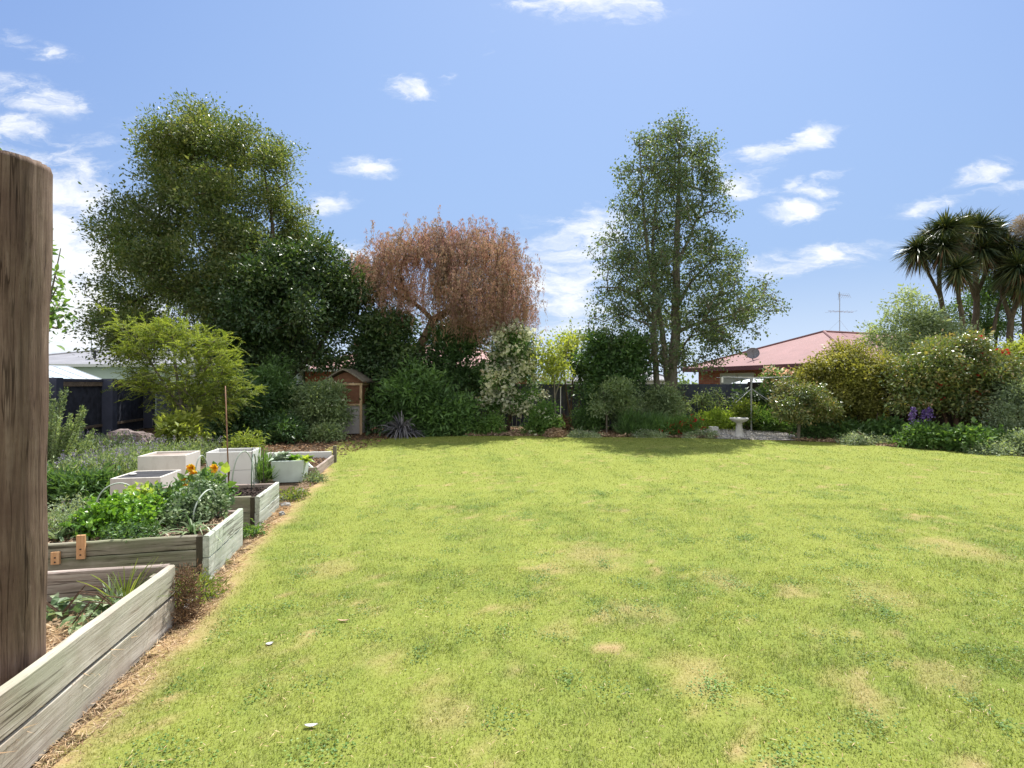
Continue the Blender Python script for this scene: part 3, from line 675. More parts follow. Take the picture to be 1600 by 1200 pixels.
MB().box((A1[0]+N1[0]*.08-D1[0]*.085, A1[1]+N1[1]*.08-D1[1]*.085, .2), (.06, .06, .36), math.atan2(D1[1], D1[0])).build('corner_stake', 'sleeper_green', bed1)
MB().poly([tuple(A0+N1*T)+(.17,), tuple(A1+N1*T-D1*.045)+(.17,), tuple(B1-D1*.045)+(.17,), tuple(A0+N1*1.86)+(.17,)]).build('soil', 'straw_base', bed1)

def straw_patch(name, label, a, b, c, d, z, n, ln, mat='straw', hump=.05, wd=.005, up=.4, seed=1, parent=None, cat=None):
    rng = np.random.default_rng(seed); s = rng.random(n)[:, None]; t = rng.random(n)[:, None]
    a, b, c, d = [np.array(q, float)[:2] for q in (a, b, c, d)]
    p = a*(1-s)*(1-t)+b*s*(1-t)+c*s*t+d*(1-s)*t
    pz = z+hump*fbm(p[:, 0]*5, p[:, 1]*5)*rng.random(n)**.5; p = np.column_stack([p, pz])
    dr = np.column_stack([rng.normal(size=(n, 2)), rng.normal(size=n)*.25]); nr = rng.normal(size=(n, 3))*.5+np.array([0, 0, 1])
    l = ln*(.4+rng.random(n)); 
    o = leaf_obj(name, mat, parent, p, dr, nr, l, wd*(.6+.8*rng.random(n)), None, False, .1)
    if parent is None: tag(o, label, None, None, 'stuff')
    else: tag(o, kind='stuff')
    return o
straw_patch('straw', 'loose dry straw', A0+N1*.06, A1+N1*.06-D1*.3, A1+N1*1.6-D1*.3, A0+N1*1.8, .17, 16000, .10, hump=.07, wd=.005, parent=bed1)

# bed 2
C1 = np.array([-2.53, 4.28]); C2 = np.array([-2.74, 5.22]); D2 = (C2-C1)/np.linalg.norm(C2-C1); N2 = np.array([-D2[1], D2[0]]); X2 = C1+N2*1.85; X3 = C2+N2*1.85
bed2 = empty('raised_bed', (C1[0], C1[1], 0), 'raised bed crammed with leafy greens, greenish plank front and pale side', 'garden bed')
board('plank', bed2, C1, C2, .205, .385, T, 'sleeper_pale', side=1); board('plank', bed2, C1+N2*.004, C2+N2*.004, .0, .198, T, 'sleeper_pale', side=1)
q0 = C1+N2*(T+.05)+D2*.01
board('plank', bed2, X2, q0, .275, .385, .045, 'sleeper_green', side=1); board('plank', bed2, X2-D2*.004, q0-D2*.004, .135, .268, .045, 'sleeper_green', side=1); board('plank', bed2, X2, q0, .0, .128, .045, 'sleeper_green', side=1)
MB().box((C1[0]+N2[0]*(T+.026)+D2[0]*.03, C1[1]+N2[1]*(T+.026)+D2[1]*.03, .19), (.05, .05, .375), math.atan2(D2[1], D2[0])).build('corner_stake', 'bark_dark', bed2)
board('plank', bed2, C2+N2*T-D2*.045, X3-D2*.045, .19, .38, .045, 'sleeper_brown', side=1); board('plank', bed2, C2+N2*T-D2*.045, X3-D2*.045, .0, .185, .045, 'sleeper_brown', side=1)
MB().poly([tuple(C1+N2*T+D2*.045)+(.33,), tuple(C2+N2*T-D2*.045)+(.33,), tuple(X3)+(.33,), tuple(X2)+(.33,)]).build('soil', 'soil_dark', bed2)
straw_patch('mulch', 'wood chip mulch', C1+N2*.06+D2*.05, C2+N2*.06-D2*.05, X3-D2*.05, X2+D2*.05, .335, 4200, .045, 'mulch_mat', .03, .015, seed=3, parent=bed2)
for i, (px, py, hh, lb) in enumerate(((118, 850, .19, 'short upright orange timber offcut with two screw holes on the leafy bed front'), (78, 873, .10, 'low orange timber offcut screwed beside the thick post on the leafy bed'))):
    t = .963 if i == 0 else 1.136; c = C1+N2*(t-.045)-D2*.012; z = .385 if i == 0 else .31
    pt = empty('timber_offcut', (c[0], c[1], z-hh/2), lb, 'timber offcut'); m = MB().box((c[0], c[1], z-.03), (.058, .02, hh), math.atan2(N2[1], N2[0]), bev=.002); m.build('block', 'new_timber', pt)
    for dz in (-.09+.03*(i == 1), -.045+.02*(i == 1)):
        MB().tube([(c[0]-D2[0]*.010, c[1]-D2[1]*.010, z+dz+.0), (c[0]-D2[0]*.0135, c[1]-D2[1]*.0135, z+dz)], .006, 8).build('screw_hole', 'black_metal', pt)

# bed 3
E1 = np.array([-2.92, 5.92]); E2 = np.array([-3.09, 6.80]); D3 = (E2-E1)/np.linalg.norm(E2-E1); N3 = np.array([-D3[1], D3[0]]); Y2 = E1+N3*1.75; Y3 = E2+N3*1.75
bed3 = empty('raised_bed', (E1[0], E1[1], 0), 'raised bed of bare dark soil with a tall cane, behind the leafy bed', 'garden bed')
for z0, z1 in ((.175, .35), (0., .168)):
    board('plank', bed3, E1, E2, z0, z1, T, 'sleeper_pale', side=1); board('plank', bed3, Y2, E1+N3*(T+.05)+D3*.01, z0, z1, .045, 'sleeper_green', side=1)
    board('plank', bed3, E2+N3*T-D3*.045, Y3-D3*.045, z0, z1-.003, .045, 'sleeper_brown', side=1)
MB().box((E1[0]+N3[0]*(T+.026)+D3[0]*.03, E1[1]+N3[1]*(T+.026)+D3[1]*.03, .17), (.05, .05, .34), math.atan2(D3[1], D3[0])).build('corner_stake', 'bark_dark', bed3)
MB().poly([tuple(E1+N3*T+D3*.045)+(.29,), tuple(E2+N3*T-D3*.045)+(.29,), tuple(Y3)+(.29,), tuple(Y2)+(.29,)]).build('soil', 'soil_dark', bed3)
straw_patch('soil_crumbs', 'soil', E1+N3*.06+D3*.05, E2+N3*.06-D3*.05, Y3-D3*.05, Y2+D3*.05, .292, 2600, .03, 'soil_bits', .02, .02, seed=5, parent=bed3)

# bed 4: far low bed and the row of white boards
K1 = np.array([-3.46, 9.1]); K2 = np.array([-3.72, 10.75]); D4 = (K2-K1)/np.linalg.norm(K2-K1); N4 = np.array([-D4[1], D4[0]])
bed4 = empty('raised_bed', (K1[0], K1[1], 0), 'far low raised bed with white painted boards at its back', 'garden bed')
board('plank', bed4, K1, K2, 0, .17, .05, 'sleeper_brown', side=1); board('plank', bed4, K1+N4*.42, K1+N4*.05, 0, .17, .05, 'sleeper', side=1)
board('plank', bed4, K2+N4*1.3, K2+N4*.06, .0, .24, .04, 'white_paint', side=-1); board('plank', bed4, K1+N4*1.0, K2+N4*1.3, .0, .24, .04, 'white_paint', side=1)
board('plank', bed4, K1+N4*.0+D4*.02+N4*.06, K1+N4*.5+D4*1.2, .0, .17, .04, 'mint_paint', side=1)
MB().poly([tuple(K1+N4*.05)+(.10,), tuple(K2+N4*.05)+(.10,), tuple(K2+N4*1.3)+(.10,), tuple(K1+N4*1.0)+(.10,)]).build('soil', 'soil_dark', bed4)
MB().box((K2[0], K2[1], .17), (.07, .07, .36), .2).build('corner_stake', 'bark_grey', bed4)
straw_patch('mulch', 'm', K1+N4*.05, K2+N4*.05, K2+N4*1.2, K1+N4*.9, .10, 1400, .05, 'dead_leaf', .05, .03, seed=8, parent=bed4)

# dry strip + gap debris + edging
def concrete_edge():
    a = empty('edging_strip', G(318, 925), 'broken grey concrete edging sunk beside the leafy bed', 'edging')
    for i, (px, py) in enumerate(((292, 948), (306, 934), (320, 918), (330, 905))):
        g = G(px, py); MB().box((g[0], g[1], .0), (.05, .16, .05), R(12+i*7), bev=.008).build('concrete_piece', 'edging_concrete', a)
concrete_edge()
straw_patch('straw', 'dry clippings along the beds', (-1.94, 1.6), (-1.76, 1.6), (-2.28, 4.2), (-2.44, 4.2), .0, 3600, .055, 'straw', .025, .004, seed=12)
straw_patch('straw', 'dry clippings along the beds', (-2.56, 4.2), (-2.36, 4.2), (-3.5, 9.5), (-3.7, 9.5), .0, 4200, .07, 'straw', .03, .006, seed=13)

# ------------------------------------------------------------------ planters
def planter(name, label, px0, px1, pyt, Y, zb, depth, matf, rz, split=False, inner='dark_inside', taper=1.0, wall=.03, soilz=.8, cat='planter box'):
    a = P(px0, pyt, Y); wdt = (px1-px0)/F*Y; top = a[2]; h = top-zb
    ux = np.array([math.cos(rz), math.sin(rz)]); uy = np.array([-math.sin(rz), math.cos(rz)])
    base = np.array([a[0], a[1]]); root = empty(name, (a[0], a[1], zb), label, cat)
    cx_ = base+ux*wdt/2+uy*depth/2
    levels = [(zb, top)] if not split else [(zb, zb+h*.49), (zb+h*.497, top)]
    for (z0, z1) in levels:
        m = MB()
        tb = lambda z: 1.0 if taper == 1 else taper+(1-taper)*(z-zb)/h
        for sx, sy, w_, d_ in ((0, -1, wdt, wall), (0, 1, wdt, wall), (-1, 0, wall, depth-2*wall-.002), (1, 0, wall, depth-2*wall-.002)):
            c = cx_+ux*sx*(wdt/2-wall/2)+uy*sy*(depth/2-wall/2)
            n0 = m.n; m.box((c[0], c[1], (z0+z1)/2), (w_, d_, z1-z0), rz, bev=.004)
            V = m.v[-1]; s = np.array([tb(z) for z in V[:, 2]])[:, None]; V[:, :2] = cx_+(V[:, :2]-cx_)*s
        m.build('wall_panel', matf, root)
    c = cx_; MB().box((c[0], c[1], zb+h*soilz-.01), ((wdt-2*wall-.004)*(taper+(1-taper)*soilz), (depth-2*wall-.004)*(taper+(1-taper)*soilz), .02), rz).build('soil', inner, root)
    return root, cx_, top
planter('planter_box', 'cream wooden box with empty brown top, nearer the fence than its grey-topped neighbour', 215, 283, 713, 7.6, 0, .55, 'cream_paint', R(11), soilz=.95, inner='sleeper_brown')
bx, _, _ = planter('planter_box', 'low cream wooden box with dark open top, just behind the leafy greens', 172, 243, 748, 6.7, 0, .62, 'cream_paint', R(11), soilz=.985, inner='dark_inside')  # dark sheet at the rim stands for shade in the open box
planter('planter_box', 'tall white planter made of two stacked boxes beside the tall cane', 322, 388, 707, 8.0, 0, .50, 'planter_white', R(11), split=True, soilz=.85, inner='soil_dark')
planter('planter_box', 'pale mint tapered tub holding cabbages', 423, 472, 721, 8.5, 0.0, .48, 'mint_paint', R(11), soilz=.9, inner='soil_dark', taper=.88)
g = P(208, 745, 7.0); MB().lathe((g[0], g[1], .41), [(.0, 0), (.04, .0), (.045, .012), (.03, .022), (0, .024)], 10).build('stone', 'concrete', None, (g[0], g[1], .41)); tag(bpy.data.objects['stone'], 'small pale stone on the dark top of the low cream box', 'stone')

def hoop(label, p0, p1, top, mat='hose_pale', r=.007, cat='garden hoop'):
    p0 = np.array(p0, float); p1 = np.array(p1, float); t = np.linspace(0, math.pi, 18)
    mid = (p0+p1)/2; hv = (p1-p0)/2
    pts = [mid-hv*math.cos(a)+np.array([0, 0, (top-(p0[2]+p1[2])/2)*math.sin(a)**.8]) for a in t]
    tag(MB().tube(pts, r, 6).build('garden_hoop', mat, None, p0, smooth=True), label, cat, 'bent hoops over the vegetable beds')
hoop('pale hoop arching over the marigold-yellow flowers, nearest the cream box', P(303, 775, 6.3), P(327, 770, 6.6), .75)
hoop('pale hoop in front of the tall white planter', P(362, 775, 6.3), P(397, 762, 6.6), .80)
hoop('pale hoop over the bare soil bed, its right end at the bed corner', P(393, 760, 6.2), P(400, 752, 6.8), .76, 'hose_green')
hoop('low drooping hoop rising out of the leafy greens in front of the low cream box', P(150, 800, 4.9), P(215, 790, 5.1), .68)
hoop('bent pale hoop at the lawn end of the leafy greens', P(302, 812, 4.7), P(335, 780, 5.0), .62)
tag(MB().tube([P(358, 770, 6.3), P(355, 690, 6.3), P(352, 603, 6.3)], [.009, .008, .006], 7).build('garden_cane', 'cane', None, P(358, 770, 6.3), True), 'tall upright reddish cane in the bare soil bed', 'cane')
for i, (a, b, lb) in enumerate((((393, 768), (394, 700), 'thin dark rod at the right of the bare soil bed'), ((354, 778), (359, 735), 'short thin leaning rod left of the tall cane'), ((412, 752), (411, 700), 'thin dark rod among long grass behind the bare soil bed'))):
    p = P(*a, 6.4+.6*(i == 2)); tag(MB().tube([p, P(*b, 6.4+.6*(i == 2))], .005, 6).build('garden_rod', 'black_metal', None, p), lb, 'rod', 'thin rods in the vegetable beds')
p = G(104, 795); tag(MB().tube([(p[0], p[1], 0), (p[0], p[1], .13)], [.055, .05], 10).build('wooden_peg', 'sleeper_brown', None, p), 'short round wooden peg in the ground behind the leafy bed', 'peg')

# ------------------------------------------------------------------ fences
def fence_run(root, p0, p1, h, bay, boards_mat, post_mat, rails=None, post=.1, side=-1, bw=.15, posts=True, first=0, th=.02, postz=0.02):
    p0 = np.array(p0, float); p1 = np.array(p1, float); ln = np.linalg.norm(p1-p0); d = (p1-p0)/ln; nrm = np.array([-d[1], d[0]])*side; a = math.atan2(d[1], d[0])
    rng = np.random.default_rng(2); nb = max(1, int(round(ln/bay)))
    for b in range(nb):
        s0 = ln*b/nb; s1 = ln*(b+1)/nb; m = MB(); k = int((s1-s0)/bw)
        for i in range(k):
            s = s0+(i+.5)*(s1-s0)/k; c = p0+d*s; m.box((c[0], c[1], h/2+rng.normal()*.002), ((s1-s0)/k-.004, th, h), a)
            V = m.v[-1]; V[:, :2] += nrm*rng.uniform(0, .004)
        m.build('board_panel', boards_mat, root)
    for s_, z0, z1, t_, mt in (rails or []):
        m = MB(); c = (p0+p1)/2+nrm*(s_); m.box((c[0], c[1], (z0+z1)/2), (ln, t_, z1-z0), a); m.build('rail', mt, root)
    if posts:
        for b in range(nb+1):
            c = p0+d*(ln*b/nb)+nrm*(post/2+.05); MB().box((c[0], c[1], (h+postz)/2), (post, post, h+postz), a, bev=.01).build('post', post_mat, root)
lf = empty('fence', (-13.1, 16.4, 0), 'charcoal timber fence with heavy posts and brown rail, behind the feathery tree', 'fence')
fl = lambda Y: (-12.8-.25*(Y-15.1), Y)
fence_run(lf, fl(8.0), fl(19.2), 1.8, 2.8, 'charcoal_worn', 'charcoal_paint', [(.045, 1.72, 1.80, .09, 'charcoal_paint'), (.05, 1.58, 1.715, .05, 'fence_rail'), (.05, .30, .38, .05, 'fence_rail')], post=.30, side=-1)
bf = empty('fence', (0, 20, 0), 'long plain charcoal fence across the back, behind the tall three-stemmed tree', 'fence')
fence_run(bf, (-13.9, 20.0), (9.3, 20.0), 1.635, 2.32, 'charcoal_paint', 'charcoal_paint', [(.03, 1.637, 1.65, .06, 'charcoal_paint')], post=.09, side=1, posts=False)
rf = empty('fence', (10, 19.6, 0), 'dark brown paling fence behind the golden bush and red flowered camellia', 'fence')
fence_run(rf, (9.33, 20.0), (15.0, 11.2), 1.72, 2.4, 'fence_brown', 'fence_brown', [(.04, 1.2, 1.29, .04, 'fence_brown')], post=.1, side=-1)
fence_run(rf, (15.05, 11.15), (17.5, 3.0), 1.72, 2.4, 'fence_brown', 'fence_brown', [(.04, 1.2, 1.29, .04, 'fence_brown')], post=.1, side=-1, posts=False)

# ------------------------------------------------------------------ houses
def hip_house(root, c, L_, W_, rz, ze, zr, wall, roof_a, roof_b, fascia, over=.5, fh=.2, ridge_in=None):
    """c centre, L_ along local x, W_ along local y"""
    ux = np.array([math.cos(rz), math.sin(rz), 0]); uy = np.array([-math.sin(rz), math.cos(rz), 0]); c = np.array([c[0], c[1], 0.])
    pt = lambda x, y, z: c+ux*x+uy*y+np.array([0, 0, z])
    hl, hw = L_/2, W_/2; il, iw = hl-over, hw-over
    MB().box(pt(0, 0, (ze-.03)/2), (2*il, 2*iw, ze-.03), rz).build('wall', wall, root)
    m = MB(); e = [pt(-hl, -hw, ze), pt(hl, -hw, ze), pt(hl, hw, ze), pt(-hl, hw, ze)]; ri = hl-hw if ridge_in is None else hl-ridge_in
    r0, r1 = pt(-ri, 0, zr), pt(ri, 0, zr)
    m.poly([e[0], e[1], r1, r0]); m.poly([e[2], e[3], r0, r1]); rf_ = m.build('roof', roof_a, root)
    MB().poly([e[1], e[2], r1]).build('roof_end', roof_b, root); MB().poly([e[3], e[0], r0]).build('roof_end', roof_b, root)
    m = MB()
    for s in (-1, 1):
        m.box(pt(0, s*(hw+.012), ze-fh/2+.02), (L_+.05, .025, fh), rz); m.box(pt(s*(hl+.012), 0, ze-fh/2+.02), (.025, W_, fh), rz)
    m.box(pt(0, 0, ze-.02), (L_-.01, W_-.01, .02), rz)
    m.build('fascia', fascia, root)
    m = MB()
    for a_, b_ in ((r0, r1), (r0, e[0]), (r0, e[3]), (r1, e[1]), (r1, e[2])): m.tube([a_+np.array([0, 0, .02]), b_+np.array([0, 0, .02])], .06, 6)
    m.build('ridge_cap', roof_b, root)
    return pt
def window(root, pt, x, y, z0, z1, w_, rz, frame='frame_cream', pane='curtain', face=-1, axis='y', mull=1):
    """window on local face; axis y: face normal +-y; axis x: face normal +-x"""
    if axis == 'y':
        f = MB(); t = .06
        for xx, zz, sx, sz in ((x, z1+t/2, w_+2*t, t), (x, z0-t/2, w_+2*t, t), (x-w_/2-t/2, (z0+z1)/2, t, z1-z0), (x+w_/2+t/2, (z0+z1)/2, t, z1-z0)): f.box(pt(xx, y+face*.03, zz), (sx, .06, sz), rz)
        for k in range(mull): f.box(pt(x-w_/2+w_*(k+1)/(mull+1), y+face*.03, (z0+z1)/2), (.04, .05, z1-z0), rz)
        fo = f.build('window', frame, root); MB().box(pt(x, y+face*.008, (z0+z1)/2), (w_, .016, z1-z0), rz).build('pane', pane, fo)
    else:
        f = MB(); t = .06
        for yy_, zz, sy, sz in ((y, z1+t/2, w_+2*t, t), (y, z0-t/2, w_+2*t, t), (y-w_/2-t/2, (z0+z1)/2, t, z1-z0), (y+w_/2+t/2, (z0+z1)/2, t, z1-z0)): f.box(pt(x+face*.03, yy_, zz), (.06, sy, sz), rz)
        for k in range(mull): f.box(pt(x+face*.03, y-w_/2+w_*(k+1)/(mull+1), (z0+z1)/2), (.05, .04, z1-z0), rz)
        fo = f.build('window', frame, root); MB().box(pt(x+face*.008, y, (z0+z1)/2), (.016, w_, z1-z0), rz).build('pane', pane, fo)
# right brick house: its hip end (local -x) faces the garden
rzb = math.atan2(.358, .933)
Am = np.array([9.2, 27.5]); Bm = np.array([12.6, 18.6]); mid = (Am+Bm)/2; inn = np.array([.933, .358])
cb = mid+inn*8.0
hb_ = empty('brick_house', (cb[0], cb[1], 0), 'red brick house with maroon metal hip roof, dish and aerial behind the fence', 'house')
pt = hip_house(hb_, cb, 16.0, 9.53, rzb, 2.47, 4.16, 'brick', 'roof_red_side', 'roof_red', 'fascia_maroon', over=.55, ridge_in=4.4)
window(hb_, pt, -7.45, 1.55, 1.1, 2.12, 2.0, rzb, face=-1, axis='x', mull=1)
window(hb_, pt, -7.45, -3.3, 1.1, 2.05, 1.3, rzb, face=-1, axis='x', mull=1)
# dish on the roof (a thing of its own)
def dish():
    c = P(1176, 553, 24.2); root = empty('satellite_dish', c-np.array([0, 0, .3]), 'round dark mesh satellite dish on the maroon roof', 'satellite dish')
    ax = norm(np.array([-.35, -.8, .45])); up = norm(np.cross(ax, [1, 0, 0])); rt = np.cross(up, ax); m = MB(); rings = 7; seg = 24; V = [c]; 
    for i in range(1, rings+1):
        r = .29*i/rings
        for k in range(seg): t = 2*math.pi*k/seg; V.append(c+rt*r*math.cos(t)+up*r*math.sin(t)+ax*(r*r*.9))
    Fs = [(0, 1+k, 1+(k+1) % seg) for k in range(seg)]+[(1+i*seg+k, 1+(i+1)*seg+k, 1+(i+1)*seg+(k+1) % seg, 1+i*seg+(k+1) % seg) for i in range(rings-1) for k in range(seg)]
    V2 = [np.array(v)-ax*.012 for v in V]; m.add(V, Fs); m.add(V2, [tuple(reversed(f)) for f in Fs]); m.build('reflector', 'dish_mesh', root)
    MB().tube([c+rt*.29*math.cos(t)+up*.29*math.sin(t)+ax*.076 for t in np.linspace(0, 2*math.pi, 25)], .010, 6, False).build('rim', 'dish_grey', root)
    MB().tube([c-ax*.02, c-ax*.12-np.array([0, 0, .1]), c-ax*.12-np.array([0, 0, .38])], .022, 7).build('mount_arm', 'dish_grey', root)
    MB().tube([c-up*.26, c+ax*.3], .007, 5).tube([c+ax*.28, c+ax*.34], .025, 8).build('receiver', 'dish_grey', root)
dish()
def aerial():
    Y = 25.2; b = P(1312, 524, Y); t = P(1312, 457, Y); root = empty('tv_aerial', b, 'tall thin television aerial with crossed rods on the maroon roof', 'aerial')
    MB().tube([b-np.array([0, 0, .15]), t], .018, 6).build('mast', 'galv', root)
    m = MB(); z = P(1312, 487, Y); m.tube([z+np.array([-.62, -.1, .03]), z+np.array([.72, .1, -.02])], .010, 5)
    for k in np.linspace(-.5, .65, 6): m.tube([z+np.array([k, -.35+.05*k, 0]), z+np.array([k, .35, 0])], .006, 5)
    m.build('lower_array', 'galv', root)
    m = MB(); z = P(1312, 462, Y); m.tube([z+np.array([-.1, -.05, .05]), z+np.array([.55, .1, .0])], .010, 5)
    for k in np.linspace(-.05, .5, 7): m.tube([z+np.array([k, -.1, -.14]), z+np.array([k, .1, .14])], .006, 5)
    m.tube([z+np.array([-.08, 0, -.22]), z+np.array([-.02, 0, .22])], .008, 5); m.build('upper_array', 'galv', root)
    m = MB(); z = P(1312, 500, Y); m.tube([z, b+np.array([-.95, .1, -.22])], .004, 4); m.tube([z, b+np.array([.95, .2, -.25])], .004, 4); m.build('guy_wire', 'galv', root)
aerial()
def lean_to():
    root = empty('lean_to_shelter', P(1165, 640, 21.5)*np.array([1, 1, 0]), 'low shelter with white corrugated roof just over the back fence by the brick house', 'shelter')
    a, b, c, d = P(1142, 601, 21.2), P(1186, 601, 20.9), P(1236, 588, 22.3), P(1184, 589, 23.2); a[2] = b[2] = 1.68
    m = MB(); n = 24; V = []
    for i in range(n+1):
        t = i/n; z = .02*math.sin(i*math.pi/1.0*.5*2); V += [a*(1-t)+b*t+np.array([0, 0, z]), d*(1-t)+c*t+np.array([0, 0, z])]
    V = np.array(V); Fs = [(2*i, 2*i+2, 2*i+3, 2*i+1) for i in range(n)]; m.add(V, Fs); m.add(V-np.array([0, 0, .012]), [tuple(reversed(f)) for f in Fs]); m.build('roof', 'corrugate_clear', root)
    for q in (a, b, c, d): MB().tube([q*np.array([1, 1, 0]), q-np.array([0, 0, .03])], .03, 6).build('post', 'white_paint', root)
lean_to()
# left pale house
hl_ = empty('weatherboard_house', (-20.5, 30, 0), 'pale mint house with low grey roof behind the left fence', 'house')
pt2 = hip_house(hl_, (-19.5, 30.5), 17, 9, R(3), 2.64, 3.62, 'mint_wall', 'roof_grey', 'roof_grey', 'far_white', over=.5, fh=.14, ridge_in=3.5)
window(hl_, pt2, 0.2, -4.0, 1.1, 2.25, 1.1, R(3), frame='white_paint', pane='window_dark', mull=0); window(hl_, pt2, 3.4, -4.0, 1.2, 2.25, 1.8, R(3), frame='white_paint', pane='curtain', mull=1); window(hl_, pt2, -3.6, -4.0, 1.2, 2.25, 1.5, R(3), frame='white_paint', pane='window_dark')
p = P(148, 553, 27.5); q = empty('roof_vent', p-np.array([0, 0, .2]), 'small dark vent on the grey roof of the mint house', 'roof vent')
MB().tube([p-np.array([0, 0, .25]), p+np.array([0, 0, .08])], .07, 8).build('pipe', 'black_metal', q); MB().lathe(p+np.array([0, 0, .08]), [(.05, 0), (.17, .02), (.15, .10), (.03, .2)], 12).build('cowl', 'black_metal', q)
p = P(143, 552, 28.5); tag(MB().tube([p-np.array([0, 0, .2]), P(143, 521, 28.5)], .022, 6).build('aerial_mast', 'galv', None, p), 'slim bare mast standing on the grey roof of the mint house', 'mast')
def greenhouse():
    root = empty('greenhouse', (-19.0, 21.5, 0), 'small white framed greenhouse peeping over the left fence', 'greenhouse')
    x0, x1, y0, y1, ze, zr = -20.4, -18.0, 19.6, 22.6, 1.82, 2.42; xm = -19.6
    m = MB(); m.poly([(x1, y0, ze), (x1, y1, ze), (xm, y1, zr), (xm, y0, zr)]); m.poly([(xm, y0, zr), (xm, y1, zr), (x0, y1, ze), (x0, y0, ze)]); 
    m.poly([(x0, y0, 0), (x1, y0, 0), (x1, y0, ze), (xm, y0, zr), (x0, y0, ze)]); m.poly([(x1, y0, 0), (x1, y1, 0), (x1, y1, ze), (x1, y0, ze)]); m.poly([(x0, y1, 0), (x1, y1, 0), (x1, y1, ze), (xm, y1, zr), (x0, y1, ze)]); m.build('glazing', 'pane_glass', root)
    m = MB()
    for k in range(5):
        y = y0+(y1-y0)*k/4
        m.tube([(x1, y, 0), (x1, y, ze), (xm, y, zr), (x0, y, ze), (x0, y, 0)], .028, 5)
    m.tube([(xm, y0, zr), (xm, y1, zr)], .03, 5); m.tube([(x1, y0, ze), (x1, y1, ze)], .03, 5)
    for x in (-18.6, -19.1): z = ze+(zr-ze)*(x1-x)/(x1-xm); m.tube([(x, y0, 0), (x, y0, z)], .025, 5)
    m.build('frame', 'far_grey', root)
greenhouse()
# rear brick house glimpsed through the shrubs
hr = empty('brick_house', (-5.5, 31, 0), 'brick house with faded pink roof glimpsed through the shrubs under the copper tree', 'house')
pt3 = hip_house(hr, (-5.2, 31.5), 13, 8.5, 0, 2.45, 4.0, 'brick', 'roof_pink', 'roof_pink', 'far_white', over=.5, fh=.14, ridge_in=4.2)
window(hr, pt3, 2.9, -3.75, 1.1, 2.1, 1.7, 0, frame='white_paint', pane='curtain'); window(hr, pt3, -3.4, -3.75, 1.1, 2.1, 1.7, 0, frame='white_paint', pane='window_dark')
MB().box((-9.0, 30.4, 3.4), (.55, .55, 1.6), 0).build('chimney', 'brick', hr)
hs = empty('shed', (8.4, 30, 0), 'small far white shed seen low between the tall tree and the brick house', 'shed')
hip_house(hs, (8.3, 33), 3.6, 3, R(5), 1.9, 2.5, 'far_white', 'roof_grey', 'roof_grey', 'far_white', over=.15, fh=.08)
hs = empty('garage', (6.0, 42, 0), 'low far pale garage glimpsed behind the tree trunks', 'garage')
hip_house(hs, (9.0, 45), 9, 5, R(-4), 1.95, 2.6, 'far_white', 'roof_grey', 'roof_grey', 'far_white', over=.2, fh=.1)

# ------------------------------------------------------------------ playhouse
def playhouse():
    Y = 16.6; x1 = (566-800)/F*Y; x0 = x1-1.08; root = empty('playhouse', (x1-.7, Y, 0), 'small wooden playhouse with brown upper panel and mossy curved roof, half behind a bush', 'playhouse')
    ze = 1.68; m = MB()
    for x in (x0, x1-.04): m.box((x, Y, ze/2), (.07, .07, ze))
    m.box(((x0+x1)/2, Y-.001, ze-.035), (x1-x0+.03, .074, .07)); m.box(((x0+x1)/2, Y-.001, .98), (x1-x0-.03, .074, .06)); m.box((x1-.04, Y+1.2, ze/2), (.07, .07, ze)); m.box((x1-.04, Y+.6, ze-.035), (.066, 1.2, .07))
    m.build('frame', 'pale_timber', root)
    MB().box(((x0+x1)/2, Y+.02, 1.32), (x1-x0-.02, .015, .62)).box((x1-.045, Y+.6, 1.32), (.015, 1.15, .62)).build('upper_panel', 'brown_panel', root)
    MB().box(((x0+x1)/2, Y+.02, .5), (x1-x0-.02, .018, .92)).box((x1-.045, Y+.6, .5), (.018, 1.15, .92)).build('lower_panel', 'grey_panel', root)
    m = MB(); n = 14; V = []
    for i in range(n+1):
        t = i/n; x = x0-.15+(x1-x0+.24)*t; z = ze+.02+.40*(1-abs(2*t-1)**1.25)
        V += [(x, Y-.18, z), (x, Y+1.35, z), (x, Y-.18, z+.05), (x, Y+1.35, z+.05)]
    Fs = []
    for i in range(n): a = 4*i; b = a+4; Fs += [(a, a+1, b+1, b), (a+2, b+2, b+3, a+3), (a, b, b+2, a+2), (a+1, a+3, b+3, b+1)]
    Fs += [(0, 2, 3, 1), (4*n, 4*n+1, 4*n+3, 4*n+2)]; m.add(V, Fs); m.build('roof', 'bark_grey', root)
    m = MB(); V = [(x0-.12, Y-.02, ze+.01), (x1+.15, Y-.02, ze+.01)]; 
    pts = [(x0-.1+(x1-x0+.25)*t, Y-.02, ze+.02+.34*(1-abs(2*t-1)**1.25)) for t in np.linspace(0, 1, 12)]
    m.poly([(x1+.12, Y-.02, ze+.01)]+pts[::-1]); m.build('gable', 'brown_panel', root)
playhouse()

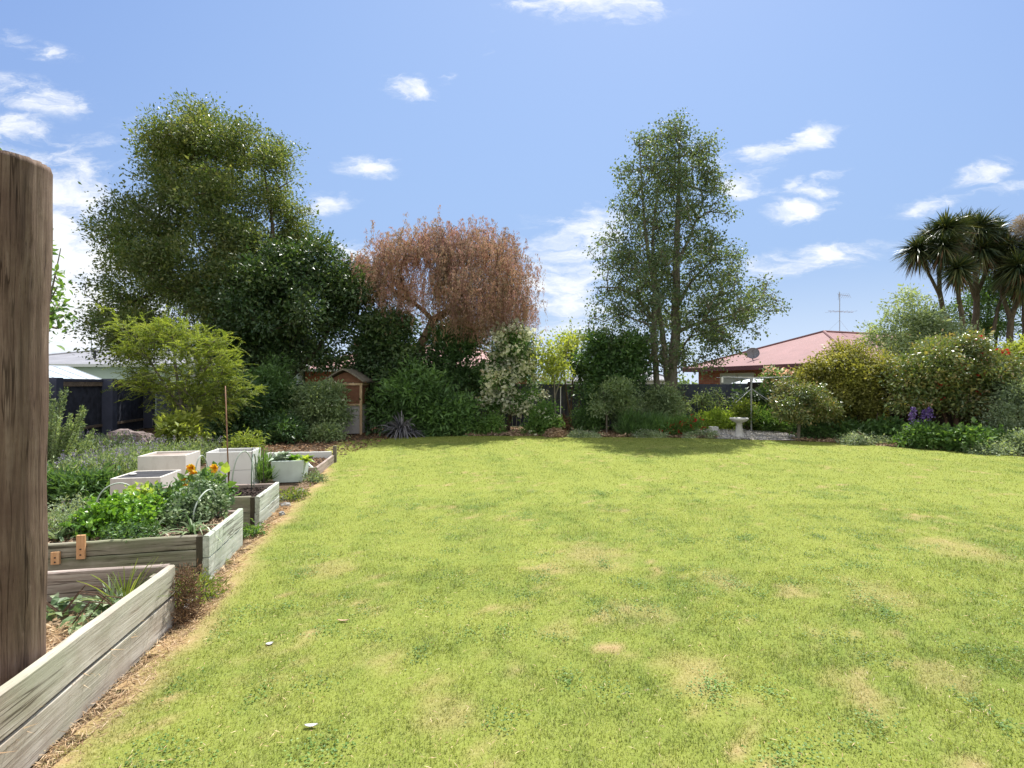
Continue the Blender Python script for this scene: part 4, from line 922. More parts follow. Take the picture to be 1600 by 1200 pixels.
# ------------------------------------------------------------------ clothesline, birdbath, block
def clothesline():
    g = G(1174, 675); Y = g[1]; root = empty('clothesline', g, 'grey rotary clothesline over the gravel patch', 'clothesline')
    top = P(1174, 590, Y)[2]; c = np.array([g[0], g[1], 0])
    MB().tube([c, c+np.array([0, 0, top])], .03, 12).build('pole', 'galv', root)
    MB().tube([c+np.array([0, 0, top-.14]), c+np.array([0, 0, top-.02])], .05, 12).build('hub', 'galv', root)
    ends = []
    for k in range(4):
        a = R(28+90*k); e = c+np.array([1.45*math.cos(a), 1.45*math.sin(a), top+.02]); ends.append(e)
        MB().tube([c+np.array([0, 0, top-.05]), e], .014, 7).tube([c+np.array([0, 0, top-.38]), c*.45+e*.55-np.array([0, 0, .02])], .010, 6).build('arm', 'galv', root)
    m = MB(); hub = c+np.array([0, 0, top])
    for f in (.35, .5, .65, .8, .92, .99):
        for k in range(4): m.tube([hub*(1-f)+ends[k]*f, (hub*(1-f)+ends[k]*f+hub*(1-f)+ends[(k+1) % 4]*f)/2-np.array([0, 0, .02]), hub*(1-f)+ends[(k+1) % 4]*f], .0045, 4)
    m.build('line', 'wire_white', root)
    p = ends[2]-np.array([0, 0, .1]); MB().box(p, (.06, .02, .18)).build('peg', 'white_paint', root)
clothesline()
g = G(1155, 683.5)
root = empty('birdbath', g, 'white concrete birdbath on a flared pedestal at the gravel edge', 'birdbath')
MB().lathe(g, [(.155, 0), (.155, .05), (.135, .07), (.11, .2), (.09, .36), (.085, .44), (.12, .47)], 28).build('pedestal', 'concrete', root, smooth=True)
MB().lathe(g+np.array([0, 0, .47]), [(.12, 0), (.2, .03), (.27, .09), (.275, .13), (.255, .135), (.2, .10), (.1, .075), (.0, .07)], 32).build('bowl', 'concrete', root, smooth=True)
g = G(1115, 674); tag(MB().box((g[0], g[1], .09), (.24, .22, .16), .1, bev=.012).build('concrete_block', 'white_paint', None, g), 'small white block lying on the gravel left of the birdbath', 'block')
sheet('gravel_patch', [(6.15, 15.55), (7.2, 15.3), (8.3, 15.15), (9.0, 15.4), (9.2, 17.2), (8.5, 18.8), (6.6, 18.9), (6.3, 17)], -.004, 'gravel_base')
rng = np.random.default_rng(4); n = 9000; x = rng.uniform(6.2, 9.1, n); y = rng.uniform(15.3, 18.8, n)
leafp = np.column_stack([x, y, rng.random(n)*.03])
tag(leaf_obj('gravel', 'pebble', None, leafp, rng.normal(size=(n, 3))*np.array([1, 1, .3]), rng.normal(size=(n, 3))*.4+np.array([0, 0, 1]), .05*(.5+rng.random(n)), .045*(.5+rng.random(n)), None, False, .3), 'pale grey gravel under the clothesline', None, None, 'stuff')
# mulch strip along the far border
straw_patch('mulch', 'pinkish bark mulch along the back border', (-1.5, 16.1), (2.6, 16.1), (2.6, 19), (-1.5, 19), -.01, 9000, .09, 'mulch_mat', .12, .05, seed=21)
straw_patch('mulch', 'pinkish bark mulch along the back border', (2.4, 15.9), (6.3, 15.6), (6.3, 19), (2.4, 19), -.01, 9000, .09, 'mulch_mat', .12, .05, seed=22)
straw_patch('mulch', 'pinkish bark mulch along the right border', (8.2, 14.9), (15.5, 9), (16.5, 10), (9.5, 17), -.01, 14000, .09, 'mulch_mat', .10, .045, seed=23)
straw_patch('mulch', 'leaf litter under the left shrubs', (-12, 8), (-3.9, 11), (-3.5, 19), (-13, 19), -.01, 9000, .09, 'dead_leaf', .08, .05, seed=24)
def heap(label, px, py, w_, h_, mat='mulch_mat', n=1500, ln=.09):
    g = G(px, py); rng = np.random.default_rng(px); u = norm(rng.normal(size=(n, 3))); u[:, 2] = np.abs(u[:, 2]); p = g+u*np.array([w_, w_*.7, h_])*rng.random((n, 1))**.3
    tag(leaf_obj('mulch_heap', mat, None, p, rng.normal(size=(n, 3)), rng.normal(size=(n, 3))*.5+u, ln*(.5+rng.random(n)), .03, None, origin=g), label, 'mulch heap')
heap('small heap of pinkish garden rubbish left of the young staked tree', 868, 683, .35, .28)
heap('brown heap of dry stalks beside the young staked tree', 880, 676, .3, .6, 'dead_leaf', 1500)
heap('little pale straw heap at the foot of the white flowered shrub', 733, 678, .22, .3, 'straw', 1200)

# old log behind lavender
def old_log():
    Y = 12.6; a = P(172, 684, Y); b = P(241, 690, Y+.25); root = empty('old_log', (a*.5+b*.5)*np.array([1, 1, 0]), 'rough grey split log lying in front of the left fence', 'log')
    rng = np.random.default_rng(9); pts = [a*(1-t)+b*t+np.array([0, 0, .04*math.sin(t*5)]) for t in np.linspace(0, 1, 12)]
    m = MB(); m.tube(pts, [.13, .17, .19, .2, .21, .19, .2, .22, .21, .22, .2, .15], 18); V = m.v[0]; V += rng.normal(size=V.shape)*.018
    m.build('log_body', 'log_wood', root)
    for q in (a*.75+b*.25, a*.2+b*.8): MB().tube([q*np.array([1, 1, 0]), q-np.array([0, 0, .1])], .09, 8).build('support', 'bark_dark', root)
old_log()

# ------------------------------------------------------------------ TREES
def S(px, py, Y): return P(px, py, Y)
# T1 tall evergreen
plant('evergreen_tree', 'tallest broad evergreen on the left, olive green top above the darker rounded tree', 'tree',
      [(348,292,118,72,0,2.6),(340,370,140,75,0,3.0),(335,222,58,52,0,1.6),(385,240,52,50,0,1.4),(292,262,58,58,0,1.8),(400,300,72,72,0,2.2),(330,345,105,75,0,2.8),(260,380,70,60,-.5,2),(425,370,62,58,.3,2),(250,450,85,65,-.5,2.4),(192,445,46,55,0,1.2),(340,460,95,70,0,2.6),(225,500,62,35,-.6,1.6),(300,218,28,34,0,1),(368,205,28,30,0,1)], 19.0,
      'leaf_tall', 2500, 50, .12, .06, base=365, bark='bark_brown', sig=.22, shell=.6, clumpy=2.3, trunk_r=.2, r_twig=.011, spikes=.15, max_tw=700, zmin=2.0, out=.35, profile=([(150,318),(165,296),(190,280),(206,250),(222,219),(260,214),(295,208),(330,206),(350,190),(372,166),(400,160),(430,148),(460,141),(492,141),(520,160),(565,200)], [(150,345),(170,370),(190,396),(210,420),(226,446),(240,460),(265,470),(300,476),(340,480),(380,492),(420,515),(480,515),(565,480)]),
      stems=[([S(365,680,19)*[1,1,0], S(366,560,19), S(350,420,19), S(335,230,19)], [.26,.2,.12,.03]), ([S(366,600,19), S(385,500,19), S(425,380,19), S(410,250,19.3)], [.18,.13,.08,.02]),
             ([S(364,600,19), S(320,500,18.7), S(255,400,18.6), S(250,300,18.8)], [.16,.11,.07,.02]), ([S(360,620,19), S(290,540,18.6), S(210,470,18.5)], [.13,.08,.02]), ([S(405,680,19.2)*[1,1,0], S(404,560,19.2), S(400,470,19.1)], [.16,.12,.05])])
# T2 dark rounded
plant('broadleaf_tree', 'dark glossy rounded tree in front of the tallest evergreen, above the playhouse', 'tree',
      [(470,410,55,45,0,1.4),(400,450,70,50,0,1.6),(520,450,58,50,0,1.5),(450,500,95,60,0,2.0),(548,458,42,48,0,1.1),(400,560,50,40,0,1.2),(380,520,48,55,0,1.4),(500,560,42,40,.3,1.2),(420,410,40,30,0,1)], 17.4,
      'leaf_glossy', 700, 62, .15, .075, base=395, bark='bark_dark', sig=.23, shell=.28, trunk_r=.15, r_twig=.01, spikes=.05, max_tw=380, zmin=1.5, up=.7, out=.7,
      stems=[([S(395,688,17.4)*[1,1,0], S(398,600,17.4), S(400,520,17.4), S(400,440,17.4)], [.17,.14,.1,.04]), ([S(430,688,17.6)*[1,1,0], S(436,600,17.6), S(460,520,17.6), S(475,420,17.5)], [.13,.11,.08,.03]), ([S(436,610,17.5), S(500,540,17.5), S(535,470,17.5)], [.1,.07,.03])])
# T4 copper weeping tree
def weeping():
    Y = 18.05; rng = np.random.default_rng(44); label = 'copper pink weeping tree with fine hanging foliage in the middle'
    root = empty('weeping_tree', S(640, 670, Y)*np.array([1, 1, 0]), label, 'tree')
    bl = [(640,385,52,34,0,1.4),(600,420,42,32,0,1.3),(700,385,48,34,0,1.7),(765,395,52,38,0,1.8),(800,430,34,42,0,1.4),(735,440,72,42,-.4,1.8),(690,430,40,30,0,1.3),(570,425,28,28,.3,.9),(775,475,58,35,0,1.6),(630,450,40,22,0,1),(710,475,40,22,0,1.2),(822,470,16,26,0,.8)]
    W = px_blobs(bl, Y); C, U = blob_points(W, 820, .45, rng)
    stems = [([S(638,672,Y)*[1,1,0], S(645,590,Y), S(655,545,Y), S(676,500,Y)], [.22,.2,.17,.14]), ([S(676,500,Y), S(650,475,Y), S(625,462,Y), S(600,440,Y), S(585,410,Y)], [.10,.085,.07,.05,.02]), ([S(640,470,Y), S(624,430,Y), S(635,395,Y), S(650,365,Y)], [.06,.05,.035,.015]),
             ([S(676,500,Y), S(705,480,Y), S(712,455,Y-.2), S(705,410,Y), S(700,370,Y)], [.14,.13,.11,.06,.02]), ([S(712,458,Y-.1), S(745,430,Y), S(770,390,Y)], [.08,.055,.02]), ([S(712,458,Y-.1), S(750,455,Y-.4), S(795,440,Y-.3)], [.07,.05,.02]), ([S(710,485,Y), S(760,495,Y), S(800,510,Y)], [.05,.04,.015])]
    fr, _ = grow(stems, C[:420], r_twig=.009, wob=.14, sag=-.05, rng=rng); limb_obj('trunk', 'bark_red', root, fr)
    ns = 6; per = 30; n = len(C)*ns
    s0 = np.repeat(C, ns, 0)+rng.normal(size=(n, 3))*.22; ln = rng.uniform(.25, 1.05, n)*np.where(np.repeat(C[:, 2], ns) > 5.6, .75, 1.25); drift = rng.normal(size=(n, 2))*.10
    t = rng.random((n, per)); p = s0[:, None, :]+np.stack([drift[:, :1]*t+.03*rng.normal(size=(n, per)), drift[:, 1:]*t+.03*rng.normal(size=(n, per)), -ln[:, None]*t+.1*(1-(2*t-1)**2)], 2)
    p = p.reshape(-1, 3); m = len(p); d = np.stack([rng.normal(size=m)*.4, rng.normal(size=m)*.4, -np.ones(m)], 1); nr = rng.normal(size=(m, 3))
    rnd = np.clip(np.repeat(rng.random(len(C)), ns*per)*.5+rng.random(m)*.5, 0, 1)
    leaf_obj('crown', 'leaf_copper', root, p, d, nr, .085*(.6+.7*rng.random(m)), .022, rnd)
weeping()
# T5 tall alder
def alder():
    Y = 18.4; rng = np.random.default_rng(55)
    root = empty('alder_tree', S(1052, 668, Y)*np.array([1, 1, 0]), 'tall airy tree with three bare trunks and sparse grey green crown', 'tree')
    bl = [(1060,215,26,42,0,.9),(988,252,28,38,0,.9),(1045,268,75,50,0,1.6),(1045,318,98,52,0,2.0),(1042,375,110,55,0,2.3),(1042,435,125,55,0,2.6),(1040,492,130,45,0,2.6),(1190,475,42,42,0,.9),(1100,530,85,28,0,1.6),(960,522,50,28,0,1.2)]
    LL = [(180,1056),(196,1040),(212,1034),(214,984),(240,974),(262,966),(300,955),(350,946),(400,927),(450,918),(500,914),(540,925),(575,960)]
    RR = [(180,1064),(200,1084),(225,1102),(236,1124),(262,1126),(300,1140),(350,1148),(400,1156),(428,1162),(445,1205),(470,1220),(500,1214),(520,1192),(545,1165),(575,1110)]
    C, U = profile_points(LL, RR, Y, 2300, rng, edge=.9)
    stems = [([S(1052,672,Y)*[1,1,0], S(1051,590,Y), S(1056,500,Y), S(1057,400,Y), S(1060,300,Y), S(1062,195,Y)], [.24,.19,.16,.12,.07,.02]),
             ([S(1046,665,Y)*[1,1,0], S(1043,600,Y+.1), S(1036,530,Y+.1), S(1028,470,Y+.2), S(1020,380,Y+.3), S(1030,270,Y+.3)], [.13,.12,.10,.085,.06,.02]),
             ([S(1030,668,Y)*[1,1,0], S(1026,600,Y-.1), S(1021,530,Y-.2), S(1023,460,Y-.3), S(1008,360,Y-.3), S(1000,240,Y-.2)], [.12,.11,.10,.08,.055,.02]),
             ([S(1022,500,Y-.2), S(1000,470,Y-.4), S(965,450,Y-.5), S(935,450,Y-.5)], [.07,.055,.035,.015]), ([S(1056,520,Y), S(1090,505,Y-.4), S(1135,495,Y-.5), S(1185,470,Y-.6), S(1200,440,Y-.6)], [.08,.065,.05,.03,.012]),
             ([S(1056,480,Y), S(1080,440,Y+.3), S(1110,410,Y+.4), S(1135,400,Y+.4)], [.07,.05,.035,.012]), ([S(1050,430,Y), S(1078,370,Y+.2), S(1100,310,Y+.2)], [.07,.05,.015])]
    fr, tips = grow(stems, C, r_twig=.0085, wob=.10, sag=.04, updir=1.0, rng=rng, expo=.42); limb_obj('trunk', 'bark_grey', root, fr)
    foliage(root, 'crown', 'leaf_alder', C, U, 24, .16, .078, .055, .3, .2, rng=rng, droop=.5)
alder()
# T3 feathery tree
def feathery():
    Y = 12.0; rng = np.random.default_rng(33); root = empty('feathery_tree', S(290, 712, Y)*np.array([1, 1, 0]), 'feathery lime green small tree in front of the left fence', 'tree')
    bl = [(270,535,56,38,0,.9),(225,545,30,28,0,.6),(318,560,46,38,0,.8),(290,600,72,36,0,.9),(345,610,40,30,0,.7),(235,590,40,25,0,.6),(305,640,45,20,0,.6),(200,515,22,18,0,.4),(345,540,18,20,0,.3)]
    W = px_blobs(bl, Y); C, U = blob_points(W, 440, .5, rng)
    stems = [([S(290,712,Y)*[1,1,0], S(286,640,Y), S(275,580,Y), S(268,510,Y)], [.055,.045,.03,.012]), ([S(287,650,Y), S(310,600,Y), S(335,550,Y)], [.035,.025,.01]), ([S(284,640,Y), S(250,590,Y), S(215,530,Y)], [.035,.025,.01])]
    fr, _ = grow(stems, C, r_twig=.005, wob=.08, rng=rng); limb_obj('trunk', 'bark_grey', root, fr)
    # each spray: a drooping rachis with paired leaflets
    base = S(288, 640, Y); ns = 4; n = len(C)*ns; s0 = np.repeat(C, ns, 0)+rng.normal(size=(n, 3))*.10; dr = norm(np.repeat(norm(C-base), ns, 0)*np.array([1.2, 1, .4])+rng.normal(size=(n, 3))*.6+[0, 0, .25]); ln = rng.uniform(.22, .45, n)
    k = 22; t = np.linspace(.08, 1, k)[None, :]; p = s0[:, None, :]+dr[:, None, :]*(ln[:, None]*t)[..., None]; p[..., 2] -= (ln[:, None]*t**2)*.28
    sd2 = norm(np.cross(dr, [0, 0, 1])+rng.normal(size=(n, 3))*.2); sign = np.where(np.arange(k) % 2 == 0, 1, -1)[None, :, None]; d = sd2[:, None, :]*sign+dr[:, None, :]*.6+rng.normal(size=(n, k, 3))*.2
    m = n*k; rnd = np.clip(np.repeat(rng.random(n), k)*.6+rng.random(m)*.4, 0, 1); nr = np.tile([0, 0, 1.], (m, 1))+rng.normal(size=(m, 3))*.4
    leaf_obj('crown', 'leaf_feather', root, p.reshape(-1, 3), d.reshape(-1, 3), nr, (.07*(1.15-.5*t)*np.ones((n, 1))).ravel(), .021, rnd)
feathery()
# T6 dark rounded camellia centre right
plant('camellia_shrub', 'big dense dark green rounded shrub left of the three-trunked tree', 'shrub', [(945,560,52,40,0,1.1),(925,600,42,38,0,1),(975,598,40,36,0,1),(952,624,38,28,0,.9),(925,545,26,22,0,.7),(985,570,26,30,0,.7)], 18.0,
      'leaf_dark', 330, 62, .15, .075, bark='bark_dark', sig=.18, trunk_r=.06, shell=.3, spikes=.08, max_tw=220, up=.7, out=.7)
plant('camellia_shrub', 'tall dark glossy shrub right of the playhouse', 'shrub', [(610,510,38,32,0,.9),(590,560,36,45,0,1),(625,560,40,50,0,1),(605,620,46,48,0,1)], 18.2,
      'leaf_glossy', 330, 60, .155, .075, bark='bark_dark', sig=.2, trunk_r=.07, shell=.35, spikes=.15, max_tw=240, flowers=[('petal_white', 5, .13, 10)])
plant('laurel_shrub', 'tall dark shrub under the copper tree crown, behind its trunk', 'shrub', [(710,520,42,24,0,.9),(735,545,38,30,0,.9),(690,555,34,36,0,.9),(715,590,30,22,0,.8),(672,610,28,36,0,.8),(750,580,20,30,0,.6)], 18.6,
      'leaf_dark', 300, 58, .14, .065, bark='bark_dark', sig=.2, trunk_r=.06, shell=.4, spikes=.15, max_tw=220)
plant('bushy_shrub', 'mid green leafy shrub directly behind the dark flax', 'shrub', [(645,620,46,30,0,.7),(618,642,34,26,0,.6),(670,650,36,32,0,.6),(655,600,30,20,0,.5)], 17.0,
      'leaf_deep', 190, 38, .23, .07, bark='bark_dark', sig=.2, spikes=.3, max_tw=150)
plant('bushy_shrub', 'low bright green leafy bush right of the dark flax', 'shrub', [(702,655,30,28,0,.5),(690,640,24,20,0,.5),(718,640,20,18,0,.4)], 16.7,
      'leaf_deep', 110, 36, .21, .065, sig=.17, spikes=.3, max_tw=90)
plant('viburnum_shrub', 'tall column shrub covered in creamy white flower clusters', 'shrub', [(797,545,34,34,0,.7),(790,590,42,34,0,.8),(802,622,34,26,0,.6),(772,640,26,22,0,.5),(805,522,24,14,0,.4)], 17.6,
      'leaf_deep', 250, 50, .12, .055, sig=.16, max_tw=160, spikes=.1, flowers=[('petal_white', 150, .18, 20), ('petal_cream', 20, .16, 14)])
plant('small_shrub', 'small leafy shrub at the foot of the white flowered column shrub', 'shrub', [(768,658,20,16,0,.4),(760,667,18,10,0,.4)], 16.9, 'leaf_mid', 70, 45, .11, .05, sig=.13, max_tw=50)
# young staked tree
def staked(root, rng, W): pass
plant('young_tree', 'slender young yellow green tree tied beside a white stake', 'tree', [(860,560,24,22,0,.5),(850,585,22,22,0,.5),(872,585,20,20,0,.5),(890,530,16,16,0,.4)], 17.2,
      'leaf_yellow', 72, 22, .12, .065, base=867, bark='bark_grey', sig=.17, max_tw=90, trunk_r=.05, spikes=.2,
      stems=[([S(868,676,17.2)*[1,1,0], S(867,630,17.2), S(866,590,17.2), S(862,545,17.2)], [.035,.03,.025,.01]), ([S(867,620,17.2), S(880,580,17.2), S(890,530,17.3)], [.022,.018,.008])])
p = G(876, 676); tag(MB().tube([p, (p[0], p[1], 1.55)], .014, 6).build('garden_stake', 'wire_white', None, p), 'thin white stake beside the slender yellow green tree', 'stake')
plant('yellow_shrub', 'yellow green loose shrub reaching above the left of the big dark rounded shrub', 'shrub', [(895,535,20,24,0,.5),(905,520,14,12,0,.4),(888,550,14,14,0,.4)], 18.9, 'leaf_yellow', 60, 22, .12, .06, sig=.16, max_tw=60, zmin=1.2, spikes=.25)
plant('viburnum_shrub', 'compact bright green bush with pale flower heads in front of the back fence', 'shrub', [(848,656,15,14,0,.4),(858,664,13,11,0,.4),(842,668,14,9,0,.3),(848,640,7,8,0,.2)], 16.7, 'leaf_mid', 110, 50, .11, .055, sig=.12, max_tw=60, flowers=[('petal_white', 16, .10, 8)])
# small tree before T6
plant('small_tree', 'small thin-trunked tree with grey green crown in front of the big dark shrub', 'tree', [(945,620,24,18,0,.5),(962,612,22,18,0,.5),(935,635,16,12,0,.4),(975,632,18,12,0,.4)], 16.6, 'leaf_sage', 120, 42, .10, .045, base=948, bark='bark_grey', sig=.13, max_tw=90, trunk_r=.05,
      stems=[([S(948,679,16.6)*[1,1,0], S(948,655,16.6), S(946,638,16.6), S(943,612,16.6)], [.035,.03,.025,.01]), ([S(948,652,16.6), S(958,630,16.6), S(966,610,16.6)], [.025,.02,.01])])
plant('fern_bush', 'low dark fern-like bush left of the small thin-trunked tree', 'shrub', [(922,655,26,16,0,.5),(910,662,20,12,0,.4)], 17.4, 'leaf_deep', 90, 45, .14, .04, sig=.15, max_tw=50)
plant('sage_shrub', 'grey green shrub with pale tips between the small tree and the trunks', 'shrub', [(985,634,16,18,0,.4),(998,648,16,18,0,.4),(975,657,16,14,0,.4)], 17.4, 'leaf_grey', 130, 45, .10, .045, sig=.14, max_tw=70, spikes=.2)
plant('sage_shrub', 'loose grey green shrub growing round the base of the three trunks', 'shrub', [(1033,625,18,20,0,.4),(1043,648,24,20,0,.4),(1025,657,20,16,0,.4)], 17.3, 'leaf_sage', 170, 42, .10, .045, sig=.15, max_tw=90, spikes=.25)
for i, (px, lab) in enumerate(((1068, 'sparse climbing rose on the back fence, nearest the three trunks'), (1095, 'sparse climbing rose on the back fence, between two others'), (1122, 'sparse climbing rose on the back fence, nearest the clothesline'))):
    plant('climbing_rose', lab, 'climber', [(px,625,13,16,0,.2),(px+4,648,14,18,0,.25),(px-5,610,8,8,0,.15)], 19.3, 'leaf_sage', 34, 14, .10, .05, sig=.11, max_tw=60, spikes=.3, group='climbing roses along the back fence')
plant('grass_clump', 'fine dark green grassy clump left of the red flowers', 'plant', [(990,665,26,14,0,.4),(1020,668,22,12,0,.3)], 16.3, 'leaf_deep', 120, 40, .26, .02, sig=.12, up=.1, out=.2, droop=-1.2, max_tw=10, zmin=.02)
plant('red_flower_clump', 'leafy clump of bright red flowers beside the gravel', 'flowers', [(1078,664,18,10,0,.3),(1060,668,22,10,0,.3),(1045,670,18,9,0,.3)], 16.2, 'leaf_mid', 110, 38, .16, .025, sig=.11, droop=-.8, max_tw=30, zmin=.02, flowers=[('petal_red', 26, .085, 9)])
for i, (x0, lab) in enumerate(((1010, 'low white flowered ground cover patch before the red flowers'), (1082, 'low white flowered ground cover at the left end of the gravel'), (905, 'low grey ground cover in the mulch left of the small tree'))):
    plant('ground_cover', lab, 'ground cover', [(x0,681,22,4,0,.3),(x0+18,682,16,3,0,.3)], 15.9, 'leaf_grey', 80, 40, .06, .03, sig=.07, max_tw=5, zmin=.02, flowers=[('petal_white', 40, .045, 5)])
plant('box_bush', 'low lime green bush behind the gravel, left of the birdbath', 'shrub', [(1118,655,20,10,0,.5),(1138,657,20,9,0,.5),(1105,660,12,8,0,.4)], 18.6, 'leaf_lime', 130, 42, .10, .045, sig=.12, max_tw=30)
plant('rhododendron', 'upright dark leafed shrub behind the clothesline pole', 'shrub', [(1183,620,14,12,0,.4),(1168,625,12,12,0,.4),(1178,642,18,14,0,.5)], 18.8, 'leaf_glossy', 80, 26, .2, .075, sig=.15, max_tw=40, spikes=.2)
plant('leafy_bush', 'yellow green bush beneath the clothesline behind the birdbath', 'shrub', [(1168,645,16,12,0,.4),(1180,655,18,12,0,.4),(1160,640,8,8,0,.3)], 18.1, 'leaf_feather', 90, 42, .12, .055, sig=.13, max_tw=40)
plant('agapanthus', 'strappy green plants right of the clothesline pole', 'plant', [(1200,658,16,14,0,.4),(1215,662,14,12,0,.4)], 17.6, 'leaf_mid', 70, 30, .3, .03, sig=.13, droop=-.6, max_tw=10, zmin=.02)
plant('climbing_rose', 'rose with peach pink blooms on top of the fence corner', 'climber', [(1215,592,22,6,0,.3),(1240,598,16,8,0,.3),(1228,612,20,12,0,.3),(1196,588,8,4,0,.2)], 19.2, 'leaf_mid', 100, 26, .10, .055, sig=.13, max_tw=60, spikes=.3, flowers=[('petal_peach', 26, .16, 12), ('petal_white', 12, .13, 10)], zmin=.9)
plant('standard_tree', 'small glossy lollipop tree with single trunk at the right of the gravel', 'tree', [(1248,618,32,20,0,.6),(1228,635,24,16,0,.5),(1272,638,28,18,0,.5),(1250,645,30,12,0,.5),(1290,645,12,10,0,.4),(1225,615,16,12,0,.4)], 15.0, 'leaf_camellia', 260, 48, .085, .042, base=1248, bark='bark_grey', sig=.11, max_tw=160, trunk_r=.06, shell=.4, spikes=.12,
      stems=[([S(1247,688,15)*[1,1,0], S(1248,668,15), S(1250,650,15), S(1250,615,15)], [.05,.045,.04,.015]), ([S(1249,655,15), S(1230,635,15), S(1222,615,15)], [.03,.02,.01]), ([S(1249,655,15), S(1270,640,15), S(1285,630,15)], [.03,.02,.01])], flowers=None)
plant('golden_bush', 'large rounded golden olive bush right of the brick house window', 'shrub', [(1335,580,56,38,0,1.0),(1300,605,46,40,0,1),(1375,590,40,38,0,.9),(1330,640,48,34,0,.9),(1290,565,26,22,0,.6),(1380,560,26,16,0,.6),(1355,550,34,10,0,.5),(1275,640,28,26,0,.6)], 15.9, 'leaf_gold', 480, 62, .10, .05, bark='bark_dark', sig=.15, trunk_r=.06, spikes=.2, max_tw=260)
plant('shade_bush', 'low dark bush under the golden bush', 'shrub', [(1270,668,26,12,0,.4),(1320,672,20,8,0,.4)], 15.4, 'leaf_deep', 100, 38, .12, .05, sig=.12, max_tw=20)
plant('camellia_shrub', 'wide shiny leaved camellia dotted with dark red blooms on the right', 'shrub', [(1480,560,56,34,0,.9),(1440,590,44,36,0,.9),(1520,590,52,40,0,1),(1475,625,60,32,0,.9),(1545,630,34,30,0,.8),(1420,610,26,26,0,.6),(1560,600,24,26,0,.6),(1500,538,34,14,0,.5)], 14.3,
      'leaf_camellia', 520, 50, .105, .05, bark='bark_red', sig=.15, trunk_r=.06, spikes=.2, max_tw=260, up=.5, flowers=[('petal_red', 26, .085, 12), ('petal_peach', 14, .07, 8)])
plant('grey_green_tree', 'grey green small tree behind the camellia beneath the palm-like trees', 'tree', [(1412,515,44,26,0,.8),(1445,530,40,26,0,.8),(1388,540,28,24,0,.7),(1468,510,26,22,0,.6),(1398,480,14,16,0,.5),(1372,520,14,12,0,.4),(1420,470,8,18,0,.3)], 17.6, 'leaf_grey', 230, 34, .12, .055, base=1420, bark='bark_grey', sig=.17, trunk_r=.06, spikes=.6, max_tw=160, flowers=[('petal_cream', 14, .12, 8)])
plant('yellow_shrub', 'bright yellow green shrub at the right edge beneath the palm-like trees', 'shrub', [(1585,555,34,22,0,.7),(1560,565,22,18,0,.5),(1610,570,30,26,0,.6)], 15.4, 'leaf_yellow', 150, 50, .11, .055, sig=.15, max_tw=60, zmin=1.0, spikes=.15)
plant('silver_bush', 'silvery grey bush at the far right edge of the border', 'shrub', [(1588,640,26,40,0,.6),(1575,675,22,22,0,.5),(1605,610,24,24,0,.6)], 13.0, 'leaf_grey', 200, 48, .085, .035, sig=.13, max_tw=80, spikes=.15)
plant('low_bush', 'low broad leaved green plants along the right lawn edge', 'plant', [(1500,685,26,12,0,.4),(1535,690,26,12,0,.4),(1565,698,24,10,0,.4)], 12.7, 'leaf_mid', 150, 34, .12, .08, sig=.11, max_tw=20, up=1.0)
plant('low_bush', 'clump of leafy perennials below the purple flower spikes', 'plant', [(1445,675,26,18,0,.4),(1430,688,22,12,0,.4),(1465,690,22,12,0,.4)], 13.4, 'leaf_mid', 170, 40, .11, .05, sig=.11, max_tw=30, flowers=[('petal_white', 8, .06, 5)])
plant('low_bush', 'mat of small white speckled leaves along the border edge below the golden bush', 'ground cover', [(1340,689,34,5,0,.3),(1390,694,26,6,0,.3)], 14.0, 'leaf_grey', 150, 36, .055, .03, sig=.08, max_tw=5, zmin=.02, flowers=[('petal_white', 50, .05, 4)])
plant('low_bush', 'dark low hostas in shade between the golden bush and the camellia', 'plant', [(1385,672,26,10,0,.4),(1350,676,18,8,0,.4)], 14.7, 'leaf_deep', 90, 34, .14, .07, sig=.11, max_tw=10)
plant('low_bush', 'small variegated plants filling the right border beside the silvery bush', 'plant', [(1585,700,22,9,0,.4),(1545,705,26,6,0,.3),(1600,690,18,14,0,.4)], 12.1, 'leaf_grey', 120, 36, .07, .035, sig=.09, max_tw=10)
def spike(label, px, y0, y1, Y, mat='petal_purple'):
    b = P(px, y0, Y); t = P(px, y1, Y); root = empty('flower_spike', b*np.array([1, 1, 0]), label, 'flower'); rng = np.random.default_rng(px)
    MB().tube([b*np.array([1, 1, 0]), b, t], [.008, .007, .004], 5).build('stem', 'hose_green', root)
    n = 160; s = rng.random(n)[:, None]; p = b*(1-s)+t*s+rng.normal(size=(n, 3))*.045*(1.2-s); leaf_obj('blossoms', mat, root, p, rng.normal(size=(n, 3)), rng.normal(size=(n, 3)), .05, .04)
spike('purple flower spike, leftmost of three below the camellia', 1427, 658, 636, 13.3)
spike('purple flower spike, middle of three below the camellia', 1444, 655, 642, 13.5)
spike('purple flower spike, rightmost of three below the camellia', 1452, 650, 637, 13.4)
heap('pink flowered rubbish heap in the mulch right of the lollipop tree', 1272, 683, .3, .08, 'petal_peach', 300, .04)

